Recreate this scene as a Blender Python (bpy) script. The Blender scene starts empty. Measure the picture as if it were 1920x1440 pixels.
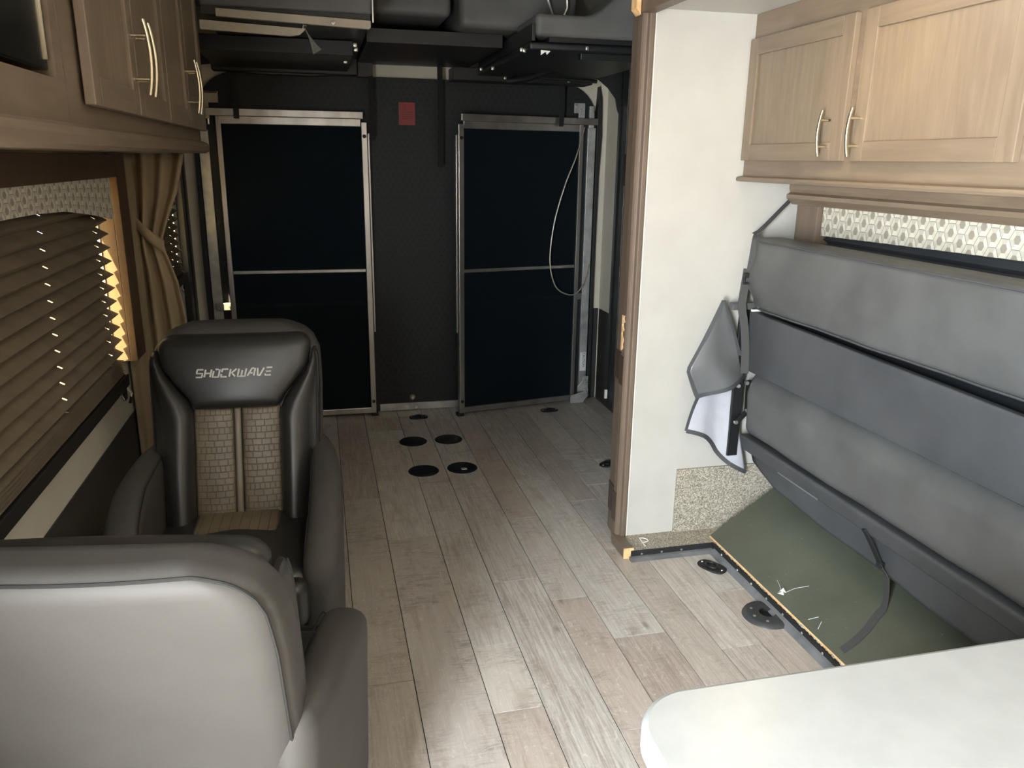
import bpy, math, random
from mathutils import Vector, Matrix
random.seed(7)
S = bpy.context.scene
COL = S.collection
sin, cos, pi = math.sin, math.cos, math.pi

# ------------------------------------------------------------------ camera
CAM_H = 1.60
FPX, PIT, YAW, ROL = 1478.2, math.radians(15.875), math.radians(13.725), math.radians(.824)
fwd = Vector((sin(YAW)*cos(PIT), cos(YAW)*cos(PIT), -sin(PIT)))
rgt = Vector((cos(YAW), -sin(YAW), 0)); upv = rgt.cross(fwd)
R_ = rgt*cos(ROL)+upv*sin(ROL); U_ = -rgt*sin(ROL)+upv*cos(ROL)
cam = bpy.data.objects.new('camera', bpy.data.cameras.new('camera')); COL.objects.link(cam)
cam.matrix_world = Matrix(((R_.x, U_.x, -fwd.x, 0), (R_.y, U_.y, -fwd.y, 0), (R_.z, U_.z, -fwd.z, CAM_H), (0, 0, 0, 1)))
cam.data.sensor_fit = 'HORIZONTAL'; cam.data.sensor_width = 36; cam.data.lens = FPX/1920*36
cam.data.clip_start = .05
S.camera = cam

# ------------------------------------------------------------------ world, lights, exposure
S.view_settings.view_transform = 'Standard'; S.view_settings.look = 'None'
S.view_settings.gamma = 1; S.view_settings.use_curve_mapping = False
S.view_settings.exposure = 0.0
w = bpy.data.worlds.new('sky'); S.world = w; w.use_nodes = True
w.node_tree.nodes['Background'].inputs[0].default_value = (.86, .93, 1.0, 1)
w.node_tree.nodes['Background'].inputs[1].default_value = 3.0
def light(name, kind, loc, direction, energy, color, **kw):
    l = bpy.data.lights.new(name, kind); l.energy = energy; l.color = color
    for k, v in kw.items(): setattr(l, k, v)
    o = bpy.data.objects.new(name, l); COL.objects.link(o); o.location = loc
    o.rotation_euler = Vector(direction).to_track_quat('-Z', 'Y').to_euler()
    return o
# low sun on the left side of the trailer
light('sun', 'SUN', (-6, 3, 6), (.25, .62, -.70), 95.0, (1, .80, .45), angle=.01)
# daylight coming in through the open entry door behind the camera
light('entry_door_daylight', 'AREA', (-.80, -.36, 1.20), (1, .14, -.06), 385, (.87, .945, 1.0), shape='RECTANGLE', size=.70, size_y=1.70)

# ------------------------------------------------------------------ materials
def nodes(m): return m.node_tree.nodes, m.node_tree.links
def base(name, col=(.5, .5, .5), rough=.5, metal=0., spec=.5, **kw):
    m = bpy.data.materials.new(name); m.use_nodes = True
    b = m.node_tree.nodes['Principled BSDF']
    b.inputs['Base Color'].default_value = (*col, 1); b.inputs['Roughness'].default_value = rough
    b.inputs['Metallic'].default_value = metal; b.inputs['Specular IOR Level'].default_value = spec
    for k, v in kw.items(): b.inputs[k].default_value = v
    return m
def srgb(r, g, b):
    f = lambda c: (c/255/12.92) if c/255 <= .04045 else ((c/255+.055)/1.055)**2.4
    return (f(r), f(g), f(b))
def N(nt, t, **kw):
    n = nt.nodes.new(t)
    for k, v in kw.items(): setattr(n, k, v)
    return n
def coords(nt, scale=(1, 1, 1), rnd=True):
    tc = N(nt, 'ShaderNodeTexCoord'); mp = N(nt, 'ShaderNodeMapping')
    mp.inputs['Scale'].default_value = scale
    if rnd:
        oi = N(nt, 'ShaderNodeObjectInfo'); ml = N(nt, 'ShaderNodeMath', operation='MULTIPLY'); ml.inputs[1].default_value = 37.
        nt.links.new(oi.outputs['Random'], ml.inputs[0])
        ad = N(nt, 'ShaderNodeVectorMath', operation='ADD')
        nt.links.new(tc.outputs['Object'], ad.inputs[0]); nt.links.new(ml.outputs[0], ad.inputs[1])
        nt.links.new(ad.outputs[0], mp.inputs['Vector'])
    else:
        nt.links.new(tc.outputs['Object'], mp.inputs['Vector'])
    return mp.outputs[0]
def noise(nt, vec, scale=5, detail=4, rough=.55, dist=0):
    n = N(nt, 'ShaderNodeTexNoise'); n.inputs['Scale'].default_value = scale; n.inputs['Detail'].default_value = detail
    n.inputs['Roughness'].default_value = rough; n.inputs['Distortion'].default_value = dist
    nt.links.new(vec, n.inputs['Vector']); return n.outputs['Fac']
def ramp(nt, fac, stops):
    r = N(nt, 'ShaderNodeValToRGB'); e = r.color_ramp.elements
    while len(e) < len(stops): e.new(.5)
    for i, (p, c) in enumerate(stops): e[i].position = p; e[i].color = (*c, 1)
    nt.links.new(fac, r.inputs[0]); return r.outputs[0]
def mixc(nt, fac, a, b, mode='MIX'):
    m = N(nt, 'ShaderNodeMix', data_type='RGBA', blend_type=mode)
    for sock, v in ((m.inputs[0], fac), (m.inputs[6], a), (m.inputs[7], b)):
        if hasattr(v, 'is_output'): nt.links.new(v, sock)
        elif isinstance(v, (int, float)): sock.default_value = v
        else: sock.default_value = (*v, 1)
    return m.outputs[2]
def bump(nt, h, strength=.2, dist=.01):
    b = N(nt, 'ShaderNodeBump'); b.inputs['Strength'].default_value = strength; b.inputs['Distance'].default_value = dist
    nt.links.new(h, b.inputs['Height'])
    nt.links.new(b.outputs[0], nt.nodes['Principled BSDF'].inputs['Normal'])
def setc(nt, c): nt.links.new(c, nt.nodes['Principled BSDF'].inputs['Base Color'])
def mottled(name, c1, c2, scale=8, rough=.5, stretch=(1, 1, 1), bmp=0, bscale=60, metal=0, spec=.5, lo=.35, hi=.65, **kw):
    m = base(name, c1, rough, metal, spec, **kw); nt = m.node_tree
    setc(nt, ramp(nt, noise(nt, coords(nt, stretch), scale, 5), [(lo, c1), (hi, c2)]))
    if bmp: bump(nt, noise(nt, coords(nt, stretch), bscale, 3), bmp, .004)
    return m
def wood(name, c1, c2, grain=(14, 14, 1.2), rough=.45, bmp=.05):
    m = base(name, c1, rough); nt = m.node_tree
    v = coords(nt, grain); f = noise(nt, v, 3, 6, .6, .5); g = noise(nt, coords(nt, tuple(.35*q+.6 for q in grain)), 1.6, 4, .6, 1.2)
    mid = tuple((a+b)/2 for a, b in zip(c1, c2))
    c = ramp(nt, f, [(.30, tuple(lerp_(mid, c1, .7))), (.70, tuple(lerp_(mid, c2, .7)))])
    c = mixc(nt, ramp(nt, g, [(.46, (0, 0, 0)), (.70, (.45, .45, .45))]), c, tuple(x*.74 for x in c1))
    setc(nt, c); bump(nt, f, bmp, .003); return m
def lerp_(a, b, t): return [x+(y-x)*t for x, y in zip(a, b)]
def plank_mat():
    m = base('weathered_oak_vinyl', (.3, .27, .24), .42, spec=.4); nt = m.node_tree
    oi = N(nt, 'ShaderNodeObjectInfo')
    tone = ramp(nt, oi.outputs['Random'], [(0, srgb(184, 176, 166)), (.22, srgb(208, 203, 195)), (.42, srgb(192, 188, 182)), (.6, srgb(202, 199, 194)), (.8, srgb(180, 169, 161)), (1, srgb(206, 199, 189))])
    def mth(op, a, b=None):
        n = N(nt, 'ShaderNodeMath', operation=op)
        for k, q in enumerate((a, b)):
            if q is None: continue
            if hasattr(q, 'is_output'): nt.links.new(q, n.inputs[k])
            else: n.inputs[k].default_value = q
        return n.outputs[0]
    kind = mth('FRACT', mth('MULTIPLY', oi.outputs['Random'], 7.31))          # grained boards and scuffed boards
    gr = noise(nt, coords(nt, (26, 1.3, 1)), 3.0, 7, .68, 1.1)
    wide = noise(nt, coords(nt, (5, 1.1, 1)), 2.6, 4, .5, 1.8)
    g1 = ramp(nt, gr, [(.38, (0, 0, 0)), (.62, (.62, .62, .62))])
    c = mixc(nt, mth('MULTIPLY', g1, mth('ADD', mth('MULTIPLY', kind, .75), .25)), tone, srgb(126, 113, 100))
    c = mixc(nt, ramp(nt, wide, [(.52, (0, 0, 0)), (.72, (.42, .42, .42))]), c, srgb(150, 134, 120))
    mask = noise(nt, coords(nt, (3.2, 2.2, 1)), 1.9, 3, .5, .6)
    cr = noise(nt, coords(nt, (4, 17, 1)), 3.0, 8, .74, .9)
    sc = mth('MULTIPLY', ramp(nt, cr, [(.46, (0, 0, 0)), (.66, (.62, .62, .62))]), ramp(nt, mask, [(.42, (0, 0, 0)), (.62, (1, 1, 1))]))
    c = mixc(nt, mth('MULTIPLY', sc, mth('SUBTRACT', 1.0, mth('MULTIPLY', kind, .7))), c, srgb(106, 92, 80))
    wt = noise(nt, coords(nt, (11, 7, 1)), 3.4, 9, .78, 2.0)
    c = mixc(nt, ramp(nt, wt, [(.55, (0, 0, 0)), (.72, (.7, .7, .7))]), c, srgb(232, 228, 220))
    kn = N(nt, 'ShaderNodeTexVoronoi'); kn.inputs['Scale'].default_value = 1.0; nt.links.new(coords(nt, (7, 2.6, 1)), kn.inputs['Vector'])
    c = mixc(nt, ramp(nt, kn.outputs['Distance'], [(.03, (.6, .6, .6)), (.09, (0, 0, 0))]), c, srgb(112, 100, 90))
    setc(nt, c); bump(nt, gr, .12, .002); return m
def hexgrid(nt, vec, scale):
    """0 at cell centres, .5 at the edges of a regular hexagon lattice in the x/z plane"""
    sx = N(nt, 'ShaderNodeSeparateXYZ'); nt.links.new(vec, sx.inputs[0])
    def M(op, a, b=None):
        n = N(nt, 'ShaderNodeMath', operation=op)
        for i, v in enumerate((a, b)):
            if v is None: continue
            if hasattr(v, 'is_output'): nt.links.new(v, n.inputs[i])
            else: n.inputs[i].default_value = v
        return n.outputs[0]
    x = M('MULTIPLY', sx.outputs[0], scale); y = M('MULTIPLY', sx.outputs[2], scale)
    q = math.sqrt(3)
    def cell(ox, oy):
        ax = M('SUBTRACT', M('FLOORED_MODULO', M('ADD', x, ox), 1.), .5)
        ay = M('SUBTRACT', M('FLOORED_MODULO', M('ADD', y, oy), q), q/2)
        ax = M('ABSOLUTE', ax); ay = M('ABSOLUTE', ay)
        return M('MAXIMUM', ax, M('ADD', M('MULTIPLY', ax, .5), M('MULTIPLY', ay, q/2)))
    return M('MINIMUM', cell(0, 0), cell(.5, q/2))

MAT = {}
MAT['plank'] = plank_mat()
MAT['subfloor'] = base('subfloor', srgb(52, 46, 40), .8)
MAT['white_wall'] = mottled('cream_wallboard', srgb(190, 189, 183), srgb(184, 183, 177), 6, .55, bmp=.05, bscale=30)
MAT['white_panel'] = mottled('pale_wall_panel', srgb(214, 210, 196), srgb(205, 200, 186), 3, .45)
MAT['dark_panel'] = mottled('charcoal_wall_panel', srgb(56, 54, 52), srgb(48, 46, 44), 4, .5)
MAT['wood_taupe'] = wood('taupe_stained_maple', srgb(119, 104, 87), srgb(140, 124, 104))
MAT['wood_taupe_y'] = wood('taupe_stained_maple_long_grain', srgb(115, 100, 84), srgb(135, 119, 100), grain=(14, 1.2, 14))
MAT['wood_brown'] = wood('brown_stained_trim', srgb(104, 90, 78), srgb(120, 104, 90))
MAT['wood_dark'] = wood('dark_brown_board', srgb(72, 56, 42), srgb(88, 68, 50))
MAT['wood_raw'] = mottled('raw_torn_wood', srgb(214, 170, 118), srgb(236, 200, 150), 30, .8)
MAT['dark_veneer'] = wood('dark_veneer_patch', srgb(66, 54, 46), srgb(84, 70, 60), grain=(40, 40, 1.5))
MAT['white_plastic'] = base('white_plastic', srgb(235, 233, 228), .35)
MAT['counter'] = mottled('white_solid_surface', srgb(150, 152, 151), srgb(145, 147, 146), 20, .3)
MAT['leather'] = mottled('black_vinyl_leather', srgb(40, 39, 37), srgb(46, 45, 43), 5, .38, bmp=.06, bscale=300, spec=.6)
MAT['leather_shell'] = mottled('charcoal_vinyl_leather', srgb(66, 64, 61), srgb(71, 69, 66), 4, .58, bmp=.05, bscale=260, spec=.4)
MAT['taupe_leather'] = mottled('taupe_leather', srgb(112, 100, 82), srgb(122, 110, 92), 9, .42)
MAT['stitch'] = base('charcoal_stitch', srgb(26, 26, 25), .6)
MAT['silver_thread'] = base('silver_thread', srgb(205, 203, 196), .5)
MAT['bed_vinyl'] = mottled('grey_upholstery_vinyl', srgb(80, 81, 81), srgb(92, 93, 93), 5, .5, bmp=.03, bscale=200, spec=.4)
MAT['bed_vinyl_dark'] = mottled('slate_vinyl', srgb(66, 68, 71), srgb(76, 78, 81), 4, .55, spec=.35)
MAT['flap_vinyl'] = mottled('shiny_grey_vinyl', srgb(96, 98, 100), srgb(106, 108, 110), 6, .36, spec=.6)
MAT['lining'] = mottled('pale_lining_cloth', srgb(180, 182, 190), srgb(170, 172, 182), 14, .85)
MAT['webbing'] = base('grey_webbing', srgb(66, 66, 66), .8)
MAT['black_webbing'] = base('black_webbing', srgb(20, 22, 24), .8)
MAT['black_steel'] = base('black_powder_coated_steel', srgb(24, 26, 28), .42)
MAT['black_rubber'] = base('black_rubber', srgb(28, 29, 31), .6)
MAT['grey_rubber'] = mottled('grey_rubber_trim', srgb(92, 94, 96), srgb(112, 114, 116), 12, .5)
MAT['alu'] = mottled('brushed_aluminium', srgb(176, 174, 170), srgb(150, 148, 144), 10, .34, stretch=(1, 1, .2), metal=.85)
MAT['alu_pale'] = mottled('mill_aluminium', srgb(196, 198, 196), srgb(166, 168, 168), 14, .4, metal=.6)
MAT['beige_metal'] = mottled('beige_painted_rail', srgb(176, 168, 150), srgb(164, 156, 138), 6, .45)
MAT['zinc'] = base('zinc_bolt', srgb(214, 214, 208), .28, .9)
MAT['nickel'] = base('brushed_nickel', srgb(222, 212, 186), .25, 1.)
MAT['red'] = mottled('red_sticker', srgb(146, 14, 26), srgb(128, 10, 20), 20, .4)
MAT['red_print'] = base('red_sticker_print', srgb(86, 6, 14), .4)
MAT['paper'] = base('white_sticker', srgb(226, 230, 232), .4)
MAT['ink'] = base('black_ink', srgb(24, 24, 26), .5)
MAT['cable'] = base('pale_steel_cable', srgb(176, 172, 158), .4, .5)
MAT['disc'] = mottled('black_floor_plate', srgb(22, 24, 28), srgb(28, 30, 34), 9, .32)
MAT['disc_grey'] = mottled('charcoal_table_base', srgb(52, 53, 55), srgb(64, 65, 66), 10, .45)
MAT['hole'] = base('dark_socket', srgb(10, 10, 11), .7)
MAT['shade'] = mottled('brown_pleated_cloth', srgb(112, 100, 84), srgb(124, 112, 94), 10, .9)
MAT['shade_rail'] = base('dark_shade_rail', srgb(30, 28, 26), .5)
MAT['curtain'] = mottled('tan_velour_curtain', srgb(152, 136, 108), srgb(168, 151, 122), 9, .9, stretch=(2, 2, .5))
MAT['tv'] = base('black_screen', srgb(6, 6, 7), .25)
MAT['hex_line'] = base('taupe_print_line', srgb(128, 122, 108), .8)
MAT['hex_dark'] = base('taupe_print', srgb(150, 143, 130), .8)
MAT['hex_mid'] = base('stone_print', srgb(184, 180, 168), .8)
MAT['hex_lite'] = base('ivory_print', srgb(210, 206, 190), .8)
MAT['hex_pale'] = base('cream_print', srgb(198, 194, 178), .8)
MAT['ground'] = mottled('dry_sandy_ground', srgb(224, 196, 130), srgb(206, 176, 112), 3, .9)
MAT['lens'] = base('lamp_lens', (1, .9, .75), .5, **{'Emission Color': (1, .84, .62, 1), 'Emission Strength': 6.})
def board_mat():
    m = base('olive_board', srgb(92, 96, 80), .42); nt = m.node_tree
    a = noise(nt, coords(nt), 5, 5); b = noise(nt, coords(nt, (1, 1, 1)), 90, 2)
    c = ramp(nt, a, [(.3, srgb(74, 78, 67)), (.7, srgb(86, 90, 78))])
    setc(nt, mixc(nt, ramp(nt, b, [(.70, (0, 0, 0)), (.76, (.4, .4, .4))]), c, srgb(140, 142, 128))); return m
MAT['board'] = board_mat()
def carpet_mat():
    m = base('speckled_carpet', (.4, .38, .34), .95, spec=.1); nt = m.node_tree
    n = noise(nt, coords(nt), 210, 3, .7); c = ramp(nt, n, [(.34, srgb(110, 104, 94)), (.5, srgb(166, 160, 146)), (.66, srgb(226, 220, 206))])
    setc(nt, c); bump(nt, n, .8, .006); return m
MAT['carpet'] = carpet_mat()
def weave_mat():
    m = base('embossed_taupe_leather', srgb(110, 98, 80), .42, spec=.5); nt = m.node_tree
    tc = N(nt, 'ShaderNodeTexCoord'); mp = N(nt, 'ShaderNodeMapping'); mp.inputs['Rotation'].default_value = (pi/2, 0, 0)
    nt.links.new(tc.outputs['Object'], mp.inputs[0])
    br = N(nt, 'ShaderNodeTexBrick'); nt.links.new(mp.outputs[0], br.inputs[0])
    br.inputs['Scale'].default_value = 1; br.inputs['Brick Width'].default_value = .030; br.inputs['Row Height'].default_value = .020
    br.inputs['Mortar Size'].default_value = .0016; br.inputs['Mortar Smooth'].default_value = .6; br.offset = .37; br.squash = .55; br.squash_frequency = 3
    br.inputs['Color1'].default_value = (1, 1, 1, 1); br.inputs['Color2'].default_value = (.72, .72, .72, 1); br.inputs['Mortar'].default_value = (0, 0, 0, 1)
    c = mixc(nt, .35, ramp(nt, noise(nt, coords(nt), 14, 4), [(.3, srgb(104, 92, 74)), (.7, srgb(120, 108, 90))]), br.outputs['Color'], 'MULTIPLY')
    setc(nt, c); bump(nt, br.outputs['Color'], .6, .004); return m
MAT['weave'] = weave_mat()
def ramp_mat():
    m = base('black_honeycomb_liner', srgb(13, 19, 22), .6); nt = m.node_tree
    h = hexgrid(nt, coords(nt, rnd=False), 26.)
    setc(nt, ramp(nt, h, [(.42, srgb(14, 19, 22)), (.47, srgb(30, 35, 38))])); bump(nt, h, .3, .003); return m
MAT['ramp_liner'] = ramp_mat()
def translucent(name, col, fac, rough=.9, speck=0.):
    m = bpy.data.materials.new(name); m.use_nodes = True; nt = m.node_tree; nt.nodes.clear()
    o = N(nt, 'ShaderNodeOutputMaterial'); d = N(nt, 'ShaderNodeBsdfDiffuse'); t = N(nt, 'ShaderNodeBsdfTransparent'); mx = N(nt, 'ShaderNodeMixShader')
    d.inputs[0].default_value = (*col, 1); mx.inputs[0].default_value = fac
    nt.links.new(d.outputs[0], mx.inputs[1]); nt.links.new(t.outputs[0], mx.inputs[2]); nt.links.new(mx.outputs[0], o.inputs[0]); return m
MAT['mesh_screen'] = translucent('black_screen_mesh', srgb(30, 37, 43), .30)
def glass_mat():
    m = bpy.data.materials.new('window_glass'); m.use_nodes = True; nt = m.node_tree; nt.nodes.clear()
    o = N(nt, 'ShaderNodeOutputMaterial'); g = N(nt, 'ShaderNodeBsdfGlossy'); t = N(nt, 'ShaderNodeBsdfTransparent'); mx = N(nt, 'ShaderNodeMixShader')
    g.inputs['Roughness'].default_value = .02; t.inputs[0].default_value = (.85, .87, .88, 1); mx.inputs[0].default_value = .06
    nt.links.new(t.outputs[0], mx.inputs[1]); nt.links.new(g.outputs[0], mx.inputs[2]); nt.links.new(mx.outputs[0], o.inputs[0]); return m
MAT['glass'] = glass_mat()

# ------------------------------------------------------------------ mesh builder
class MB:
    def __init__(s): s.v = []; s.f = []; s.m = []
    def add(s, vs, fs, mi=0):
        n = len(s.v); s.v += [tuple(p) for p in vs]
        for f in fs: s.f.append(tuple(i+n for i in f)); s.m.append(mi)
        return s
    def box(s, x0, x1, y0, y1, z0, z1, mi=0):
        v = [(x, y, z) for x in (x0, x1) for y in (y0, y1) for z in (z0, z1)]
        return s.add(v, [(0, 1, 3, 2), (4, 6, 7, 5), (0, 4, 5, 1), (2, 3, 7, 6), (0, 2, 6, 4), (1, 5, 7, 3)], mi)
    def prism(s, poly, axis, a, b, mi=0):
        """extrude a 2-D outline along x, y or z"""
        mk = {'x': lambda p, t: (t, p[0], p[1]), 'y': lambda p, t: (p[0], t, p[1]), 'z': lambda p, t: (p[0], p[1], t)}[axis]
        n = len(poly); v = [mk(p, a) for p in poly]+[mk(p, b) for p in poly]
        return s.add(v, [tuple(range(n)), tuple(range(2*n-1, n-1, -1))]+[(i, i+n, (i+1) % n+n, (i+1) % n) for i in range(n)], mi)
    def tube(s, pts, r, n=8, mi=0, closed=False, flat=None):
        pts = [Vector(p) for p in pts]; L = len(pts); rings = []
        prev = None
        for i, p in enumerate(pts):
            a = pts[(i-1) % L] if (closed or i > 0) else p; b = pts[(i+1) % L] if (closed or i < L-1) else p
            t = (b-a).normalized()
            if prev is None: u = t.orthogonal().normalized()
            else: u = (prev-t*prev.dot(t)); u = u.normalized() if u.length > 1e-6 else t.orthogonal().normalized()
            prev = u; w = t.cross(u)
            rr = r[i] if isinstance(r, (list, tuple)) else r
            rings.append([p+(u*cos(2*pi*k/n)+w*sin(2*pi*k/n))*rr for k in range(n)])
        v = [q for ring in rings for q in ring]; f = []
        for i in range(L if closed else L-1):
            j = (i+1) % L
            for k in range(n): f.append((i*n+k, i*n+(k+1) % n, j*n+(k+1) % n, j*n+k))
        if not closed: f += [tuple(range(n-1, -1, -1)), tuple((L-1)*n+k for k in range(n))]
        return s.add(v, f, mi)
    def ribbon(s, pts, width, thick, side, mi=0):
        """flat strap along pts; side = vector(s) across the strap"""
        pts = [Vector(p) for p in pts]; L = len(pts); v = []
        for i, p in enumerate(pts):
            t = (pts[min(i+1, L-1)]-pts[max(i-1, 0)]).normalized()
            sd = Vector(side[i] if isinstance(side, list) else side); sd = (sd-t*sd.dot(t)).normalized(); nn = t.cross(sd)
            wd = width[i] if isinstance(width, list) else width
            v += [p+sd*wd/2+nn*thick/2, p-sd*wd/2+nn*thick/2, p-sd*wd/2-nn*thick/2, p+sd*wd/2-nn*thick/2]
        f = [(0, 1, 2, 3), tuple(4*(L-1)+k for k in (3, 2, 1, 0))]
        for i in range(L-1):
            for k in range(4): f.append((4*i+k, 4*i+4+k, 4*i+4+(k+1) % 4, 4*i+(k+1) % 4))
        return s.add(v, f, mi)
    def grid(s, fn, nu, nv, mi=0, skip=None):
        v = [fn(i/nu, j/nv) for j in range(nv+1) for i in range(nu+1)]
        f = [(j*(nu+1)+i, j*(nu+1)+i+1, (j+1)*(nu+1)+i+1, (j+1)*(nu+1)+i) for j in range(nv) for i in range(nu) if not (skip and skip(i, j))]
        return s.add(v, f, mi)
    def lathe(s, prof, c, n=32, axis='z', mi=0):
        v = []; f = []; L = len(prof)
        for k in range(n):
            a = 2*pi*k/n
            for (r, h) in prof:
                q = (r*cos(a), r*sin(a), h)
                if axis == 'y': q = (q[0], q[2], q[1])
                if axis == 'x': q = (q[2], q[0], q[1])
                v.append((c[0]+q[0], c[1]+q[1], c[2]+q[2]))
        for k in range(n):
            k2 = (k+1) % n
            for i in range(L-1): f.append((k*L+i, k2*L+i, k2*L+i+1, k*L+i+1))
        return s.add(v, f, mi)
    def rbox(s, half, r, fn, k=3, m=4, mi=0):
        """rounded box; every vertex runs through fn(x, y, z)"""
        def ax(h):
            e = [h-r+r*t/k for t in range(k+1)]; c = h-r
            mid = [-c+2*c*i/m for i in range(1, m)]
            return [-t for t in reversed(e)]+mid+e
        A = [ax(h) for h in half]; n0 = len(s.v); idx = {}
        def vid(p):
            key = tuple(round(t, 5) for t in p)
            if key not in idx:
                c = [max(-(h-r), min(h-r, t)) for t, h in zip(p, half)]
                d = Vector([t-q for t, q in zip(p, c)]); l = d.length
                q = Vector(c)+(d/l*r if l > 1e-9 else Vector((0, 0, 0)))
                idx[key] = len(s.v); s.v.append(tuple(fn(q.x, q.y, q.z)))
            return idx[key]
        for a in range(3):
            b, c = (a+1) % 3, (a+2) % 3
            for sg in (-1, 1):
                for i in range(len(A[b])-1):
                    for j in range(len(A[c])-1):
                        q = []
                        for (ii, jj) in ((i, j), (i+1, j), (i+1, j+1), (i, j+1)):
                            p = [0, 0, 0]; p[a] = sg*half[a]; p[b] = A[b][ii]; p[c] = A[c][jj]; q.append(vid(p))
                        if sg < 0: q.reverse()
                        s.f.append(tuple(q)); s.m.append(mi)
        return s
    def rb(s, x0, x1, y0, y1, z0, z1, r, fn=None, **kw):
        cx, cy, cz = (x0+x1)/2, (y0+y1)/2, (z0+z1)/2
        g = (lambda x, y, z: (cx+x, cy+y, cz+z)) if fn is None else (lambda x, y, z: fn(cx+x, cy+y, cz+z))
        return s.rbox(((x1-x0)/2, (y1-y0)/2, (z1-z0)/2), r, g, **kw)
    def build(s, name, mat, parent=None, smooth=False, bevel=0, local=False, solid=0, sub=0):
        me = bpy.data.meshes.new(name)
        xs = [p[0] for p in s.v]; ys = [p[1] for p in s.v]; zs = [p[2] for p in s.v]
        o0 = Vector(((min(xs)+max(xs))/2, (min(ys)+max(ys))/2, min(zs)))
        me.from_pydata([tuple(Vector(p)-o0) for p in s.v], [], s.f)
        mats = mat if isinstance(mat, (list, tuple)) else [mat]
        for mm in mats: me.materials.append(MAT[mm])
        if len(mats) > 1: me.polygons.foreach_set('material_index', s.m)
        if smooth:
            me.polygons.foreach_set('use_smooth', [True]*len(me.polygons))
        me.update()
        o = bpy.data.objects.new(name, me); COL.objects.link(o)
        if parent is None: o.location = o0
        else:
            o.parent = parent
            o.location = o0 if local else o0-world_loc(parent)
        if smooth and bevel == 0 and sub == 0:
            try: me.set_sharp_from_angle(angle=math.radians(50))
            except Exception: pass
        if bevel:
            b = o.modifiers.new('bevel', 'BEVEL'); b.width = bevel; b.segments = 2; b.limit_method = 'ANGLE'; b.angle_limit = math.radians(40)
            if smooth is False and bevel > .006: me.polygons.foreach_set('use_smooth', [False]*len(me.polygons))
        if solid:
            q = o.modifiers.new('solid', 'SOLIDIFY'); q.thickness = solid; q.offset = 0
        if sub:
            q = o.modifiers.new('sub', 'SUBSURF'); q.levels = sub; q.render_levels = sub
        return o
def world_loc(o):
    v = Vector((0, 0, 0))
    while o: v += o.location; o = o.parent
    return v
def tag(o, label, cat, group=None):
    o['label'] = label; o['category'] = cat
    if group: o['group'] = group
    return o
def thing(name, label, cat, loc, rz=0, group=None):
    o = bpy.data.objects.new(name, None); COL.objects.link(o); o.location = loc; o.rotation_euler = (0, 0, rz); o.empty_display_size = .1
    return tag(o, label, cat, group)
def struct(o, label=None):
    o['kind'] = 'structure'
    if label: o['label'] = label
    return o
def copy_tree(o, parent=None):
    c = o.copy(); COL.objects.link(c)
    if parent is not None: c.parent = parent
    for ch in list(o.children): copy_tree(ch, c)
    return c
def lerp(a, b, t): return a+(b-a)*t
def pw(x, pts):
    """piecewise linear with smooth steps"""
    if x <= pts[0][0]: return pts[0][1]
    for (x0, y0), (x1, y1) in zip(pts, pts[1:]):
        if x <= x1: return lerp(y0, y1, (x-x0)/(x1-x0))
    return pts[-1][1]
def spline(P, n=8):
    P = [Vector(p) for p in P]; out = []
    Q = [P[0]*2-P[1]]+P+[P[-1]*2-P[-2]]
    for i in range(1, len(Q)-2):
        for k in range(n):
            t = k/n; a, b, c, d = Q[i-1:i+3]
            out.append(.5*((2*b)+(c-a)*t+(2*a-5*b+4*c-d)*t*t+(3*b-a-3*c+d)*t**3))
    out.append(P[-1]); return out
def text_mesh(body, size):
    cu = bpy.data.curves.new('txt', 'FONT'); cu.body = body; cu.size = size; cu.extrude = 0; cu.align_x = 'CENTER'; cu.align_y = 'CENTER'; cu.resolution_u = 3
    ob = bpy.data.objects.new('txt', cu); COL.objects.link(ob)
    me = bpy.data.meshes.new_from_object(ob.evaluated_get(bpy.context.evaluated_depsgraph_get()))
    v = [tuple(p.co) for p in me.vertices]; f = [tuple(p.vertices) for p in me.polygons]
    bpy.data.objects.remove(ob); bpy.data.curves.remove(cu); bpy.data.meshes.remove(me)
    return v, f

# ------------------------------------------------------------------ key planes (metres)
XL, XR, XS = -.74, 1.83, 1.93          # left wall, rear right wall, slide-out back wall
YB, YF = 5.03, -1.7                    # ramp wall, wall behind the camera
YE = 2.91                              # slide-out end wall
ZC, ZS = 2.39, 2.135                   # main ceiling, slide-out ceiling
ZF = .035                              # slide-out floor
SPLIT = .635                           # pale panel above, charcoal below

# ------------------------------------------------------------------ floor and planks
floor = struct(MB().box(XL-.05, XR+.05, YF, YB+.1, -.06, -.004).build('floor', 'subfloor'), 'weathered grey oak plank floor of the trailer')
seams = [XL, -.62, -.45, -.285, -.12, .05, .222, .436, .593, .781, .927, 1.122, 1.266, 1.421, 1.58, 1.72, XR]
joints = {4: [2.6], 5: [2.168], 6: [3.15], 7: [3.40, 3.74], 8: [2.701], 9: [2.53, 3.244], 10: [2.247], 11: [2.87, 3.375], 12: [2.108], 13: [2.45], 14: [3.9], 15: [3.2], 3: [3.0], 2: [2.2], 1: [2.8], 0: [3.3]}
# keys above count from the seam to the left of each course
PER = 1.442
G = .0014
for i in range(len(seams)-1):
    x0, x1 = seams[i]+G, seams[i+1]-G
    cuts = {YF, YB}
    for j in joints.get(i, [2.0]):
        for k in range(-4, 4):
            y = j+k*PER
            if YF+.05 < y < YB-.05: cuts.add(y)
    cuts = sorted(cuts)
    for a, b in zip(cuts, cuts[1:]):
        MB().box(x0, x1, a+G, b-G, -.004, 0).build('plank', 'plank', floor, bevel=.0006)

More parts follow.
